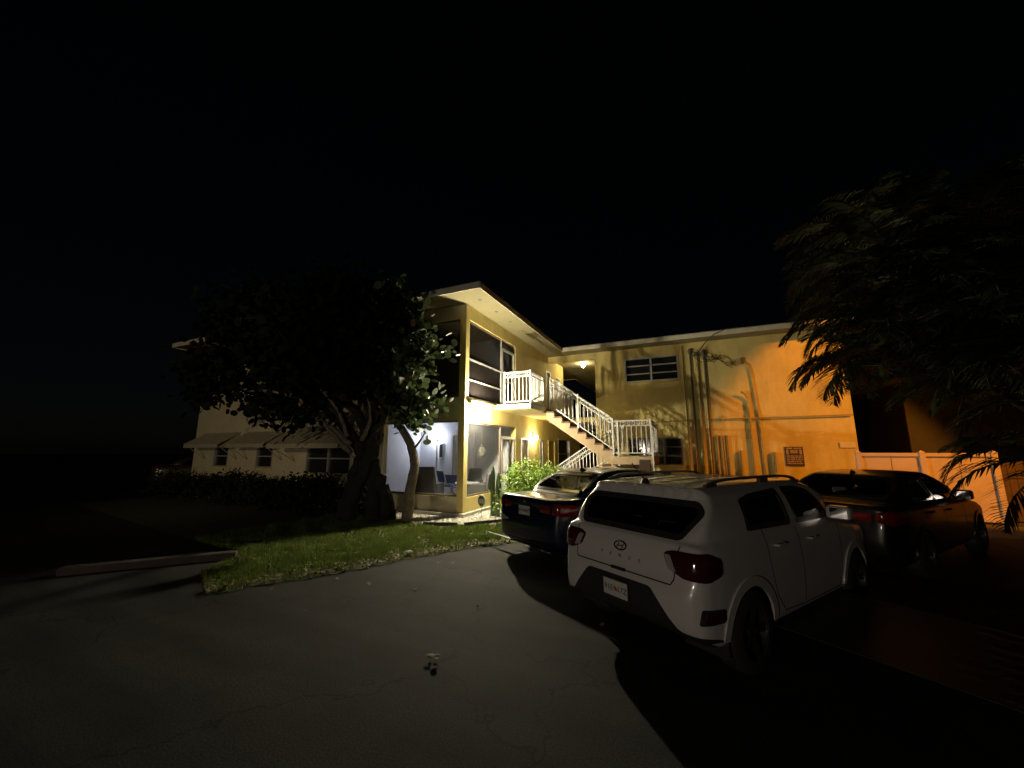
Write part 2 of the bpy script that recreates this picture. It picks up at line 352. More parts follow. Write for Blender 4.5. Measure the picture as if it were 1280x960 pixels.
# fallen leaves
VS = []; FS = []; n = 0
def litter(x, y, s, z=0.05):
    global n
    a = rnd.uniform(0, 6.28); tilt = rnd.gauss(0, .35); k = 7; vs = [(0, 0, s*.12)]
    for i in range(k):
        t = 2*math.pi*i/k; vs.append((s*math.cos(t), s*.75*math.sin(t), rnd.uniform(-.1, .3)*s))
    for vx, vy, vz in vs:
        vz += vx*tilt; VS.append((x+vx*math.cos(a)-vy*math.sin(a), y+vx*math.sin(a)+vy*math.cos(a), z+vz))
    for i in range(k): FS.append((n, n+1+i, n+1+(i+1) % k))
    n += k+1
for i in range(886):
    if i < 520:
        j = rnd.randrange(0, 8); a, b = lawn_edge_pts[j], lawn_edge_pts[j+1]; t = rnd.random()
        x = a[0]+(b[0]-a[0])*t-abs(rnd.gauss(0, .22)); y = a[1]+(b[1]-a[1])*t+rnd.gauss(0, .08)
        z = .045
    elif i < 870: x, y, z = rnd.uniform(-8, -3.4), rnd.uniform(5, 8.6), .055
    else: x, y, z = rnd.uniform(-5, 0), rnd.uniform(3, 7.5), .012
    if i < 870 and not inside(x, y, lawn_poly): continue
    litter(x, y, rnd.uniform(.012, .035), z)
tag(raw_mesh('leaf_litter', VS, FS, LITTER), kind='stuff', label='small dry leaves scattered along the lawn edge', cat='fallen leaves')

# ---------------------------------------------------------------- building
FL2 = 3.15; CE = 5.93; UB = -5.53; VA = 9.085; VW = 16.2
bld = thing('apartment_building', 'yellow stucco two storey apartment building with screened corner porches', 'building', (UB, VA, 0))
def wall_holes(mb, ax, pos, th, a0, a1, z0, z1, holes):
    """wall sheet with rectangular openings. ax 'u': runs along x at y=pos, thickness towards +y; ax 'v': runs along y at x=pos, thickness towards -x"""
    xs = sorted({a0, a1, *[h[0] for h in holes], *[h[1] for h in holes]}); zs = sorted({z0, z1, *[h[2] for h in holes], *[h[3] for h in holes]})
    xs = [x for x in xs if a0 <= x <= a1]; zs = [z for z in zs if z0 <= z <= z1]
    solid = {}
    for i in range(len(xs)-1):
        for k in range(len(zs)-1):
            cx, cz = (xs[i]+xs[i+1])/2, (zs[k]+zs[k+1])/2
            solid[i, k] = not any(h[0] < cx < h[1] and h[2] < cz < h[3] for h in holes)
    def P(a, d, z): return (a, pos+d*th, z) if ax == 'u' else (pos-d*th, a, z)
    for (i, k), s in solid.items():
        if not s: continue
        a, b, c, d = xs[i], xs[i+1], zs[k], zs[k+1]
        for t in (0, 1): mb.add([P(a, t, c), P(b, t, c), P(b, t, d), P(a, t, d)], [(0, 1, 2, 3)])
        if not solid.get((i-1, k)): mb.add([P(a, 0, c), P(a, 1, c), P(a, 1, d), P(a, 0, d)], [(0, 1, 2, 3)])
        if not solid.get((i+1, k)): mb.add([P(b, 0, c), P(b, 1, c), P(b, 1, d), P(b, 0, d)], [(0, 1, 2, 3)])
        if not solid.get((i, k-1)): mb.add([P(a, 0, c), P(b, 0, c), P(b, 1, c), P(a, 1, c)], [(0, 1, 2, 3)])
        if not solid.get((i, k+1)): mb.add([P(a, 0, d), P(b, 0, d), P(b, 1, d), P(a, 1, d)], [(0, 1, 2, 3)])
A_lo = (-8.35, -5.66, 0.53, 2.58); A_up = (-8.35, -5.66, 3.22, 5.50)
B_lo = (9.24, 11.40, 0.50, 2.56); B_dr = (11.40, 12.55, 0.14, 2.56)
B_up = (9.24, 12.55, 3.20, 5.50)
wins_A = [(-16.75, -15.85, 1.15, 1.95), (-14.2, -13.3, 1.15, 1.95), (-11.6, -9.6, 1.0, 2.0)]
w = MB()
wall_holes(w, 'u', VA, 0.2, -18.13, UB-0.002, 0.13, CE-0.012, [A_lo, A_up] + wins_A)
w.build('wall', STUCCO_D, bld)
doors_B = [(13.05, 13.75, 0.16, 2.2), (16.02, 16.95, 0.16, 2.2)]; winB = [(15.0, 15.35, 0.9, 2.2), (17.45, 19.4, 0.9, 2.3)]
upB = [(15.9, 16.5, 3.17, 5.25), (17.2, 18.05, 3.17, 5.2)]
w = MB()
wall_holes(w, 'v', UB, 0.2, VA+0.2, 18.52, 0.13, CE-0.012, [B_lo, B_dr, B_up] + doors_B + [winB[0]] + upB + [(17.45, 18.52, 0.9, 2.3)])
wall_holes(w, 'v', UB, 0.2, 18.521, 21.5, 0.13, 2.93, [(18.521, 19.4, 0.9, 2.3)])
w.box((UB-0.199, VA+0.001, 0.13), (UB, VA+0.2-.001, CE-0.012))
w.build('wall', STUCCO, bld)
# upper end of left block and its other outer walls
w = MB(); w.box((-18.13, 18.32, 0.1), (-7.2, 18.52, CE-.012)); w.box((-7.2, 18.33, FL2), (UB-.2, 18.51, CE-.012)); w.box((-18.13, VA+.2, 0.1), (-17.93, 18.3, CE-.012)); w.build('wall', STUCCO_D, bld)
# wing
winW = [(-2.18, -0.14, 4.50, 5.50), (-2.2, -0.2, 1.20, 2.24)]
w = MB()
wall_holes(w, 'u', VW, 0.2, -3.42, 5.03, 0.0, CE-0.012, winW)
w.box((UB+.002, VW+.02, 5.64), (-3.422, VW+.18, CE-.012))
w.box((-3.42, VW+.201, 0), (-3.22, 28, CE-.012)); w.box((4.83, VW+.201, 0), (5.03, 28, CE-.012))
w.build('wall', STUCCO, bld)
# roof, L-shaped, with soffit and fascia
L1 = [(-18.95, 8.25), (-4.66, 8.25), (-4.66, 15.5), (5.85, 15.5), (5.85, 28), (-5.8, 28), (-5.8, 22), (-18.95, 22)]
def prism(mb, poly, z0, z1):
    n = len(poly); mb.add([(x, y, z0) for x, y in poly]+[(x, y, z1) for x, y in poly], [tuple(range(n-1, -1, -1)), tuple(range(n, 2*n))]+[(i, (i+1) % n, n+(i+1) % n, n+i) for i in range(n)])
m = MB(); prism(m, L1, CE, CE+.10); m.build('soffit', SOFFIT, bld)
L2 = [(-18.97, 8.23), (-4.64, 8.23), (-4.64, 15.48), (5.87, 15.48), (5.87, 28.02), (-5.82, 28.02), (-5.82, 22.02), (-18.97, 22.02)]
m = MB(); n8 = len(L2)
for i in range(n8):
    a, b = L2[i], L2[(i+1) % n8]; m.add([(a[0], a[1], CE-.03), (b[0], b[1], CE-.03), (b[0], b[1], CE+.14), (a[0], a[1], CE+.14)], [(0, 1, 2, 3)])
m.build('fascia', FASCIA, bld).modifiers.new('s', 'SOLIDIFY').thickness = -0.018
m = MB(); prism(m, [(x*1.0, y) for x, y in L2], CE+.142, CE+.17); m.build('roof', ROOF, bld)
gz = MB()
for i in range(7):
    y = 9.0+i*1.03; gz.lathe([(0.055, CE-.004), (0.0, CE-.006)], 12, (-5.05, y, 0))
split_build(gz, 'soffit_vent', BLACKPL, bld)
vn = MB()
for (x, y) in ((-4.9, 18.9), (-4.2, 21.0), (-5.3, 20.6)): vn.box((x-.14, y-.12, CE-.02), (x+.14, y+.12, CE-.002))
split_build(vn, 'ceiling_vent', BRONZE, bld)
# floor slabs, band, walkway and porch floors
m = MB(); m.box((-8.9, VA+.21, 0.13), (UB-.21, 12.68, 0.16)); m.build('porch_floor', CONCRETE, bld); m = MB(); m.box((-9.7, VA+.21, 2.93), (UB-.21, 12.68, 3.14)); m.build('porch_floor', CONCRETE, bld)
m = MB(); m.box((-18.25, 8.97, 0), (UB+.1, 18.5, 0.125)); m.build('base_slab', CONCRETE, bld, bevel=.01)
m = MB()
m.box((UB+.003, 10.86, FL2-.13), (-4.28, 12.1, FL2)); m.box((UB+.003, 12.101, FL2-.13), (-4.40, VW-.005, FL2)); m.box((UB+.003, VW-.004, FL2-.2), (-3.43, 22, FL2))
m.box((UB+.003, 9.3, FL2-.10), (UB+.10, 10.858, FL2-.005))
m.build('walkway_slab', STUCCO, bld)
m = MB(); m.box((UB+.005, 10.83, FL2-.10), (-4.25, 10.857, FL2+.012)); m.box((-4.278, 10.83, FL2-.10), (-4.25, 12.1, FL2+.012)); m.build('walkway_edge', WHITE, bld)
# porch rooms (lower lit, upper dark)
for z0, z1, mt in ((0.16, 2.92, WHITEWALL), (3.14, CE-.01, WHITEWALL)):
    m = MB(); m.box((-9.75, 12.69, z0), (UB-.205, 12.78, z1)); m.box((-9.8, VA+.205, z0), (-9.72, 12.68, z1)); m.build('porch_wall', mt, bld)
m = MB(); m.box((-9.72, VA+.205, 2.86), (UB-.205, 12.685, 2.925)); m.build('porch_ceiling', WHITEWALL, bld)
# screens: lower A, lower B, upper A, upper B with their frames
def sheet(name, pts, mt, par): return MB().add(pts, [(0, 1, 2, 3)]).build(name, mt, par)
def screen_set(part, frames, sheets, fm, sm, label=None):
    for p, q, wd in frames: fo = MB().bar(p, q, wd).build(part, fm, bld)
    for s in sheets: sheet('screen_mesh', s, sm, fo)
    return fo
ya = VA+.06; xb = UB-.05
screen_set('screen_frame', [((-8.33, ya, .56), (-5.70, ya, .56), .05), ((-8.33, ya, 2.55), (-5.70, ya, 2.55), .05)], [[(-8.35, ya, .53), (-5.68, ya, .53), (-5.68, ya, 2.58), (-8.35, ya, 2.58)]], BRONZE, SCREEN)
screen_set('screen_frame', [((xb, 9.26, .53), (xb, 11.38, .53), .05), ((xb, 9.26, 2.53), (xb, 12.53, 2.53), .05), ((xb, 11.40, .16), (xb, 11.40, 2.5), .06)], [[(xb, 9.24, .5), (xb, 11.38, .5), (xb, 11.38, 2.5), (xb, 9.24, 2.5)]], BRONZE, SCREEN)
dr = MB(); y0, y1 = 11.45, 12.50
for p, q, wd in [((xb, y0+.04, .16), (xb, y0+.04, 2.16), .08), ((xb, y1-.04, .16), (xb, y1-.04, 2.16), .08), ((xb, y0, 2.17), (xb, y1, 2.17), .09), ((xb, y0+.08, 1.05), (xb, y1-.08, 1.05), .06), ((xb, y0+.08, .2), (xb, y1-.08, .2), .1)]: dr.bar(p, q, wd)
d = dr.build('screen_door', ALU, bld); sheet('screen_mesh', [(xb, y0, .2), (xb, y1, .2), (xb, y1, 2.15), (xb, y0, 2.15)], SCREEN, d); sheet('screen_mesh', [(xb, y0, 2.2), (xb, y1, 2.2), (xb, y1, 2.5), (xb, y0, 2.5)], SCREEN, d)
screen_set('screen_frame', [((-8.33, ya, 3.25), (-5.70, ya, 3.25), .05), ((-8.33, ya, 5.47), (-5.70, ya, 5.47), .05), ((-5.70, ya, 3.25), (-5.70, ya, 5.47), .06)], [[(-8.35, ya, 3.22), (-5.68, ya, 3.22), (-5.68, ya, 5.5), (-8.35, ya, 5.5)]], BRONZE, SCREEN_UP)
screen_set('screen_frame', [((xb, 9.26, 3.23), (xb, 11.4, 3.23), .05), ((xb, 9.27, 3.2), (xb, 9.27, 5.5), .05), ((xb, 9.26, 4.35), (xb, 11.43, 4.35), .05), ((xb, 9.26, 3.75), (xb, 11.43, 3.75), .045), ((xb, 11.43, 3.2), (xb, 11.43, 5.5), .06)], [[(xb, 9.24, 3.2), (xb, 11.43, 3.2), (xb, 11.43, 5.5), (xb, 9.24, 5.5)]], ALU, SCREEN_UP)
m = MB(); m.box((xb-.02, 9.24, 5.44), (xb+.02, 12.488, 5.5)); m.build('screen_frame', BRONZE, bld); m = MB(); m.box((xb-.03, 12.49, 3.2), (xb+.03, 12.55, 5.44)); m.build('screen_frame', BRONZE, bld)
dr = MB()
for p, q, wd in [((xb, 11.51, 3.2), (xb, 11.51, 5.16), .07), ((xb, 12.44, 3.2), (xb, 12.44, 5.16), .07), ((xb, 11.47, 5.17), (xb, 12.48, 5.17), .08), ((xb, 11.5, 4.1), (xb, 12.45, 4.1), .05)]: dr.bar(p, q, wd)
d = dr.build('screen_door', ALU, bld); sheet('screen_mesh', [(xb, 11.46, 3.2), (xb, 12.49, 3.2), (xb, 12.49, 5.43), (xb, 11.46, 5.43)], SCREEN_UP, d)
# doors and windows of side B
def door_v(u, a, b, z0, z1, mt, frame):
    dd = box('door', (u-.12, a+.05, z0), (u-.07, b-.05, z1-.05), mt, bld)
    f = MB(); f.box((u-.14, a, z0), (u+.025, a+.055, z1)); f.box((u-.14, b-.055, z0), (u+.025, b, z1)); f.box((u-.14, a+.056, z1-.055), (u+.025, b-.056, z1)); f.build('door_frame', frame, dd)
    p = MB(); ww = (b-a-.1)
    for zz in (z0+.2, z0+.95, z0+1.5):
        for k in (0, 1): p.box((u-.069, a+.05+ww*(.12+.42*k), zz), (u-.055, a+.05+ww*(.46+.42*k), zz+(.6 if zz < z0+.5 else .42)))
    p.build('door_panel', mt, dd)
    k = MB(); k.lathe([(.0, .035), (.03, .03), (.03, .0), (.012, -.01), (.012, -.04)], 10, (0, 0, 0), 'x'); k.v = [(x+u-.03, y+b-.13, z+z0+1.0) for x, y, z in k.v]; k.build('door_knob', ALU, dd, smooth=True)
    return dd
door_v(UB, 13.05, 13.75, .16, 2.2, DOORWHITE, WHITE); door_v(UB, 16.02, 16.95, .16, 2.2, DOORYEL, STUCCO)
door_v(UB, 15.9, 16.5, FL2+.02, 5.25, mat('grey_door_paint', (.25, .24, .2), .6), WHITE); door_v(UB, 17.2, 18.05, FL2+.02, 5.2, DOORWHITE, WHITE)
def window_v(u, a, b, z0, z1, bars=1):
    f = MB(); f.box((u-.1, a, z0), (u+.012, a+.05, z1)); f.box((u-.1, b-.05, z0), (u+.012, b, z1)); f.box((u-.1, a+.051, z0), (u+.012, b-.051, z0+.05)); f.box((u-.1, a+.051, z1-.05), (u+.012, b-.051, z1))
    for i in range(1, bars+1): zz = z0+(z1-z0)*i/(bars+1); f.box((u-.08, a+.051, zz-.015), (u-.02, b-.051, zz+.015))
    o = f.build('window', ALU, bld); box('pane', (u-.07, a+.051, z0+.051), (u-.06, b-.051, z1-.051), DARKGLASS, o); return o
window_v(UB, *winB[0]); window_v(UB, *winB[1], bars=1)
def window_u(v, a, b, z0, z1, rows, cols, fm=ALU, sill=True):
    f = MB(); f.box((a, v-.015, z0), (a+.05, v+.1, z1)); f.box((b-.05, v-.015, z0), (b, v+.1, z1)); f.box((a+.051, v-.015, z0), (b-.051, v+.1, z0+.05)); f.box((a+.051, v-.015, z1-.05), (b-.051, v+.1, z1))
    for i in range(1, cols): xx = a+(b-a)*i/cols; f.box((xx-.035, v-.008, z0+.051), (xx+.035, v+.09, z1-.051))
    o = f.build('window', fm, bld)
    r = MB()
    for c in range(cols):
        x0 = a+(b-a)*c/cols+.06; x1 = a+(b-a)*(c+1)/cols-.06
        for i in range(1, rows): zz = z0+(z1-z0)*i/rows; r.box((x0, v+.005, zz-.022), (x1, v+.05, zz+.022))
    if r.v: split_build(r, 'glazing_bar', fm, o)
    box('pane', (a+.051, v+.055, z0+.051), (b-.051, v+.065, z1-.051), DARKGLASS, o)
    if sill: box('sill', (a-.05, v-.05, z0-.07), (b+.05, v-.001, z0-.003), STUCCO, o)
    return o
window_u(VW, -2.18, -.14, 4.5, 5.5, 3, 2); window_u(VW, -2.2, -.2, 1.2, 2.24, 3, 3, BRONZE)
for i, a in enumerate(wins_A): window_u(VA, *a, 2, 1 if i < 2 else 2)
# awnings over the windows of side A
AWN = mat('awning_metal', (0.36, 0.33, 0.25), .6, var=.12, vscale=5)
def awning(a, b, zt, zb, pr):
    m = MB(); y1 = VA-.004; y0 = VA-pr; t = .025
    for (za, dz) in ((0, 0),):
        m.add([(a, y1, zt), (b, y1, zt), (b, y0, zb), (a, y0, zb), (a, y1, zt-t), (b, y1, zt-t), (b, y0, zb-t), (a, y0, zb-t)], [(0, 1, 2, 3), (7, 6, 5, 4), (0, 1, 5, 4), (1, 2, 6, 5), (2, 3, 7, 6), (3, 0, 4, 7)])
    m.box((a, y0-.012, zb-.13), (b, y0, zb+.004))
    n = int((b-a)/.16)
    for i in range(n+1):
        x = a+(b-a)*i/n; m.bar((x, y1, zt+.012), (x, y0, zb+.012), .03, .02)
    for x in (a+.01, b-.01): m.add([(x, y1, zt-t), (x, y0, zb-.12), (x, y1, zb-.12)], [(0, 1, 2)])
    m.bar((a+.06, y0+.03, zb-.03), (a+.06, VA-.02, zb-.55), .02); m.bar((b-.06, y0+.03, zb-.03), (b-.06, VA-.02, zb-.55), .02)
    m.build('awning', AWN, bld)
awning(-17.35, -15.25, 2.42, 1.98, .75); awning(-14.75, -12.75, 2.42, 1.98, .75); awning(-12.2, -9.1, 2.55, 1.95, 1.0)
# corner posts
m = MB(); m.box((UB-.16, VA-.006, .13), (UB+.006, VA+.15, 3.0)); m.box((UB-.13, VA-.006, 3.2), (UB+.006, VA+.13, 5.6)); m.build('corner_post', STUCCO, bld)
# conduits, pipes and cables on the wing
yv = VW-.05
pm = MB()
for x, r, z1 in ((.30, .034, 5.55), (.78, .03, 5.45)): pm.tube([(x, yv-.02, .0), (x, yv-.02, z1)], r, 10)
split_build(pm, 'conduit', CONDUIT_D, bld, smooth=True)
pm = MB()
for x, r, z1 in ((.02, .03, 5.8), (.52, .055, 5.4), (.98, .035, 2.3), (1.12, .035, 2.3), (1.32, .05, 2.3), (1.20, .02, 2.3)): pm.tube([(x, yv-.01, .0), (x, yv-.01, z1)], r, 10)
pm.tube([(2.42, yv, 0), (2.36, yv, 3.0), (2.26, yv, 4.6), (2.2, yv, 4.86), (2.08, yv, 4.95), (1.75, yv, 4.95)], .028, 8)
pm.tube([(.1, yv, 2.9), (2.2, yv-.04, 2.9), (5.0, yv-.04, 2.92)], .025, 8); pm.tube([(-1.1, yv, 2.86), (.2, yv, 2.88)], .02, 8)
split_build(pm, 'conduit', CONDUIT, bld, smooth=True)
pm = MB(); pm.tube([(2.08, yv-.03, 0), (2.08, yv-.03, 3.6)], .042, 12); pm.tube([(2.08, yv-.03, 3.58), (2.02, yv-.08, 3.75), (1.88, yv-.14, 3.86)], .042, 10)
pm.tube([(1.70, yv-.05, 0), (1.70, yv-.05, 1.75)], .055, 12); pm.tube([(2.72, yv-.05, 0), (2.72, yv-.05, 1.7)], .07, 12); split_build(pm, 'vent_pipe', CONDUIT, bld, smooth=True)
pm = MB(); pm.box((1.5, yv-.12, 4.86), (1.66, yv, 5.0)); pm.box((1.85, yv-.1, 4.88), (1.98, yv, 5.1)); pm.box((1.16, yv-.06, 2.84), (1.26, yv+.02, 3.02)); split_build(pm, 'junction_box', CONDUIT, bld)
pm = MB()
for x, z in ((.30, 5.55), (.78, 5.45), (.52, 5.4)):
    pm.lathe([(.0, .12), (.06, .1), (.085, .0), (.07, -.06), (.05, -.08)], 10, (x, yv-.02, z))
split_build(pm, 'weatherhead', CONDUIT_D, bld, smooth=True)
pm = MB()
for i in range(6):
    x0 = (.30, .52, .78)[i % 3]; pts = []
    ex, ez = 1.1+.12*i, 5.35-.09*i
    for t in np.linspace(0, 1, 14): pts.append((x0+(ex-x0)*t, yv-.08-.22*math.sin(math.pi*t), 5.5+(ez-5.5)*t-.22*math.sin(math.pi*t*1.0)+.12*math.sin(6*t+i)))
    pm.tube(pts, .011, 5)
pm.tube([(.62, yv-.1, 5.5), (.72, 15.95, 5.62), (.9, 15.6, 5.78), (1.15, 15.42, 5.95), (1.6, 15.42, 6.12), (2.4, 15.7, 6.125), (4.0, 16.5, 6.13)], .016, 6)
split_build(pm, 'service_cable', CABLE, bld)
box('wall_vent', (4.55, VW-.03, 1.84), (4.97, VW-.002, 2.02), FASCIA, bld, bevel=.006)

# notice board on wing wall
sg = thing('notice_sign', 'square dark notice board with worn pale print on orange lit wall', 'sign', (3.28, VW-.004, 1.23))
box('board', (3.02, VW-.03, 1.23), (3.54, VW-.004, 1.88), mat('sign_board', (.06, .035, .035), .6), sg)
pr = MB(); rr = random.Random(5); SIGNP = mat('sign_print', (.34, .28, .28), .7, var=.4, vscale=20)
pr.box((3.07, VW-.034, 1.80), (3.24, VW-.031, 1.85)); pr.box((3.28, VW-.034, 1.80), (3.49, VW-.031, 1.85))
for (a, b, c, d) in ((3.06, 3.12, 1.62, 1.78), (3.17, 3.38, 1.66, 1.77), (3.43, 3.50, 1.62, 1.78)): pr.box((a, VW-.034, c), (b, VW-.031, d))
for k in range(5):
    x = 3.06; z = 1.55-.062*k
    while x < 3.47: ww = rr.uniform(.04, .12); pr.box((x, VW-.034, z), (min(x+ww, 3.5), VW-.031, z+.036)); x += ww+.018
pr.build('print', SIGNP, sg)

# ---------------------------------------------------------------- railings and stairs
def rail_run(m, p, q, h=1.03, posts=(True, True), step=.125):
    """white metal railing between two floor points, with rings between double top rails"""
    p = Vector(p); q = Vector(q); L = (Vector((q.x, q.y, 0))-Vector((p.x, p.y, 0))).length
    up = Vector((0, 0, 1))
    m.bar(p+up*h, q+up*h, .045, .035); m.bar(p+up*(h-.15), q+up*(h-.15), .03, .025); m.bar(p+up*.1, q+up*.1, .035, .03)
    n = max(2, int(L/step)); d = (q-p)/n; ax = Vector((q.x-p.x, q.y-p.y, 0)).normalized()
    for i in range(1, n):
        b = p+d*i; m.bar(b+up*.1, b+up*(h-.15), .018)
    for i in range(n):
        c = p+d*(i+.5)+up*(h-.075); r = .045; ring = []
        for k in range(9):
            t = 2*math.pi*k/8; ring.append(c+ax*(r*math.cos(t))+up*(r*math.sin(t))+up*(d.z/n*0))
        m.tube(ring, .009, 4, cap=False)
    if posts[0]: m.bar(p, p+up*(h+.04), .05)
    if posts[1]: m.bar(q, q+up*(h+.04), .05)
st = thing('exterior_staircase', 'tan concrete switchback staircase with white ring railings up to the balcony', 'staircase', (-3, 13.3, 0))
LZ = 1.58
def flight(m_side, m_tread, x0, z0, x1, z1, v0, v1, n):
    """stepped side profile from top (x0,z0) to bottom (x1,z1)"""
    dx = (x1-x0)/n; dz = (z0-z1)/(n+1)
    for (va, vb) in ((v0, v0+.12), (v1-.12, v1)):
        top = [(x0, z0)]
        for i in range(n+1):
            top.append((x0+dx*i, z0-dz*(i+1))); 
            if i < n: top.append((x0+dx*(i+1), z0-dz*(i+1)))
        bot = [(x1, z1-.02 if z1 < .1 else z1-.28), (x0, z0-.38)]
        if z1 < .1: bot = [(x1-dx*.8, 0), (x0, z0-.38)]
        poly = top+bot; k = len(poly)
        m_side.add([(x, va, z) for x, z in poly]+[(x, vb, z) for x, z in poly], [tuple(range(k)), tuple(range(2*k-1, k-1, -1))]+[(i, (i+1) % k, k+(i+1) % k, k+i) for i in range(k)])
    for i in range(n):
        xa = x0+dx*i; z = z0-dz*(i+1)
        a, b = sorted((xa-.02*np.sign(dx), xa+dx)); m_tread.box((a, v0-.02, z+.001), (b, v1+.02, z+.05))
        a, b = sorted((xa, xa+.02*np.sign(dx))); m_tread.box((a, v0+.121, z-.12), (b, v1-.121, z+.15))
s1 = MB(); t1 = MB(); flight(s1, t1, -4.22, FL2, -2.12, LZ, 12.12, 13.2, 8)
s1.build('stringer', STAIRSIDE, st); t1.build('tread', TREAD, st)
s2 = MB(); t2 = MB(); flight(s2, t2, -2.12, LZ, -4.4, 0.0, 13.35, 14.45, 8)
s2.build('stringer', STAIRSIDE, st); t2.build('tread', TREAD, st)
m = MB(); m.box((-2.118, 12.05, LZ-.24), (-.95, 14.55, LZ)); m.build('landing', STAIRSIDE, st, bevel=.01)
m = MB(); m.box((-1.95, 12.7, 0), (-1.35, 13.3, LZ-.45)); m.add([(-1.95, 12.7, LZ-.45), (-1.35, 12.7, LZ-.45), (-1.35, 13.3, LZ-.45), (-1.95, 13.3, LZ-.45), (-2.1, 12.2, LZ-.242), (-1.1, 12.2, LZ-.242), (-1.1, 13.8, LZ-.242), (-2.1, 13.8, LZ-.242)], [(0, 1, 5, 4), (1, 2, 6, 5), (2, 3, 7, 6), (3, 0, 4, 7)]); m.build('landing_column', STAIRSIDE, st)
m = MB(); rail_run(m, (-4.08, 12.12, FL2-.02), (-2.08, 12.12, LZ+.10), 1.02); rail_run(m, (-2.08, 12.10, LZ+.0), (-.97, 12.10, LZ+.0), 1.06, (True, True))
m.bar((-3.15, 12.12, 2.45), (-3.15, 12.12, 3.55), .05); m.bar((-1.93, 12.09, 1.3), (-1.93, 12.09, 2.66), .05)
rail_run(m, (-.97, 12.12, LZ), (-.97, 14.5, LZ), 1.06, (False, True)); m.build('railing', WHITE, st)
m = MB(); rail_run(m, (-4.1, 13.2, FL2-.02), (-2.1, 13.2, LZ+.10), 1.02); m.build('railing', WHITE, st)
m = MB(); rail_run(m, (-4.35, 13.38, .15), (-2.1, 13.38, LZ+.05), 1.0); m.build('railing', WHITE, st); m = MB(); rail_run(m, (-4.35, 14.42, .15), (-2.1, 14.42, LZ+.05), 1.0); m.build('railing', WHITE, st)
m = MB(); m.bar((-.95, 12.06, 0), (-.95, 12.06, LZ+.2), .04); m.build('landing_post', WHITE, st)
m = MB(); rail_run(m, (-5.18, 10.9, FL2), (-4.3, 10.9, FL2), 1.03); rail_run(m, (-4.3, 10.9, FL2), (-4.3, 12.05, FL2), 1.03, (False, True))
m.build('balcony_railing', WHITE, bld)
m = MB(); rail_run(m, (-4.44, 13.35, FL2), (-4.44, 16.1, FL2), 1.03); m.build('balcony_railing', WHITE, bld); m = MB(); rail_run(m, (-5.4, 21.9, FL2), (-3.5, 21.9, FL2), 1.03); m.build('balcony_railing', WHITE, bld)
ub = thing('utility_box', 'dark brown metal utility box below the stair landing', 'utility box', (-1.15, 11.6, 0))
box('cabinet', (-1.29, 11.5, 1.12), (-.99, 11.66, 1.50), mat('brown_box', (.07, .04, .03), .6, var=.2), ub, bevel=.01); box('post', (-1.17, 11.56, 0), (-1.11, 11.62, 1.119), mat('post_metal', (.1, .08, .06), .6), ub)

# ---------------------------------------------------------------- lamps on the building
BULB = emit('flood_bulb', (1.0, 0.89, 0.62), 9000)
fl = thing('floodlight', 'bright bare twin floodlight glaring at the porch corner', 'floodlight', (UB+.02, 9.66, 2.93))
box('mounting_box', (UB+.001, 9.59, 2.87), (UB+.06, 9.74, 3.0), WHITE, fl, bevel=.008)
for dy in (0,):
    m = MB(); m.tube([(UB+.055, 9.66, 2.93), (UB+.10, 9.66+dy*.7, 2.95), (UB+.21, 9.66+dy, 2.95)], .014, 8); h = m.build('lamp_arm', WHITE, fl, smooth=True)
    b = bmesh.new(); bmesh.ops.create_uvsphere(b, u_segments=20, v_segments=12, radius=.055); bmesh.ops.translate(b, verts=b.verts, vec=(UB+.26-fl.location.x, 9.66+dy*1.5-fl.location.y, 2.90-fl.location.z))
    me = bpy.data.meshes.new('bulb'); b.to_mesh(me); b.free(); me.materials.append(BULB); o = bpy.data.objects.new('bulb', me); COL.objects.link(o); o.parent = fl
def globe_lamp(name, label, c, r, mt, base, group=None):
    t = thing(name, label, 'lamp', c, group=group)
    b = bmesh.new(); bmesh.ops.create_uvsphere(b, u_segments=20, v_segments=12, radius=r)
    me = bpy.data.meshes.new('lamp_shade'); b.to_mesh(me); b.free(); me.materials.append(mt); me.polygons.foreach_set('use_smooth', [True]*len(me.polygons))
    o = bpy.data.objects.new('lamp_shade', me); COL.objects.link(o); o.parent = t
    MB().box(*base).build('mounting_plate', BRONZE, t)
    return t
globe_lamp('wall_sconce', 'glowing round wall sconce between the white door and tall window', (UB+.14, 14.22, 2.24), .075, emit('sconce_glow', (1, .84, .48), 420), ((UB+.001, 14.16, 2.2), (UB+.07, 14.28, 2.40)))
globe_lamp('ceiling_lamp', 'glowing ceiling lamp in the upstairs breezeway', (-4.38, 18.1, CE-.10), .09, emit('ceiling_glow', (1, .86, .5), 300), ((-4.48, 18.0, CE-.03), (-4.28, 18.2, CE-.002)))
globe_lamp('porch_lamp', 'cool white lamp on the back wall of the lower porch', (-8.94, 12.50, 2.25), .10, emit('porch_glow', (.84, .88, 1.0), 125), ((-9.0, 12.6, 2.15), (-8.88, 12.688, 2.35)))

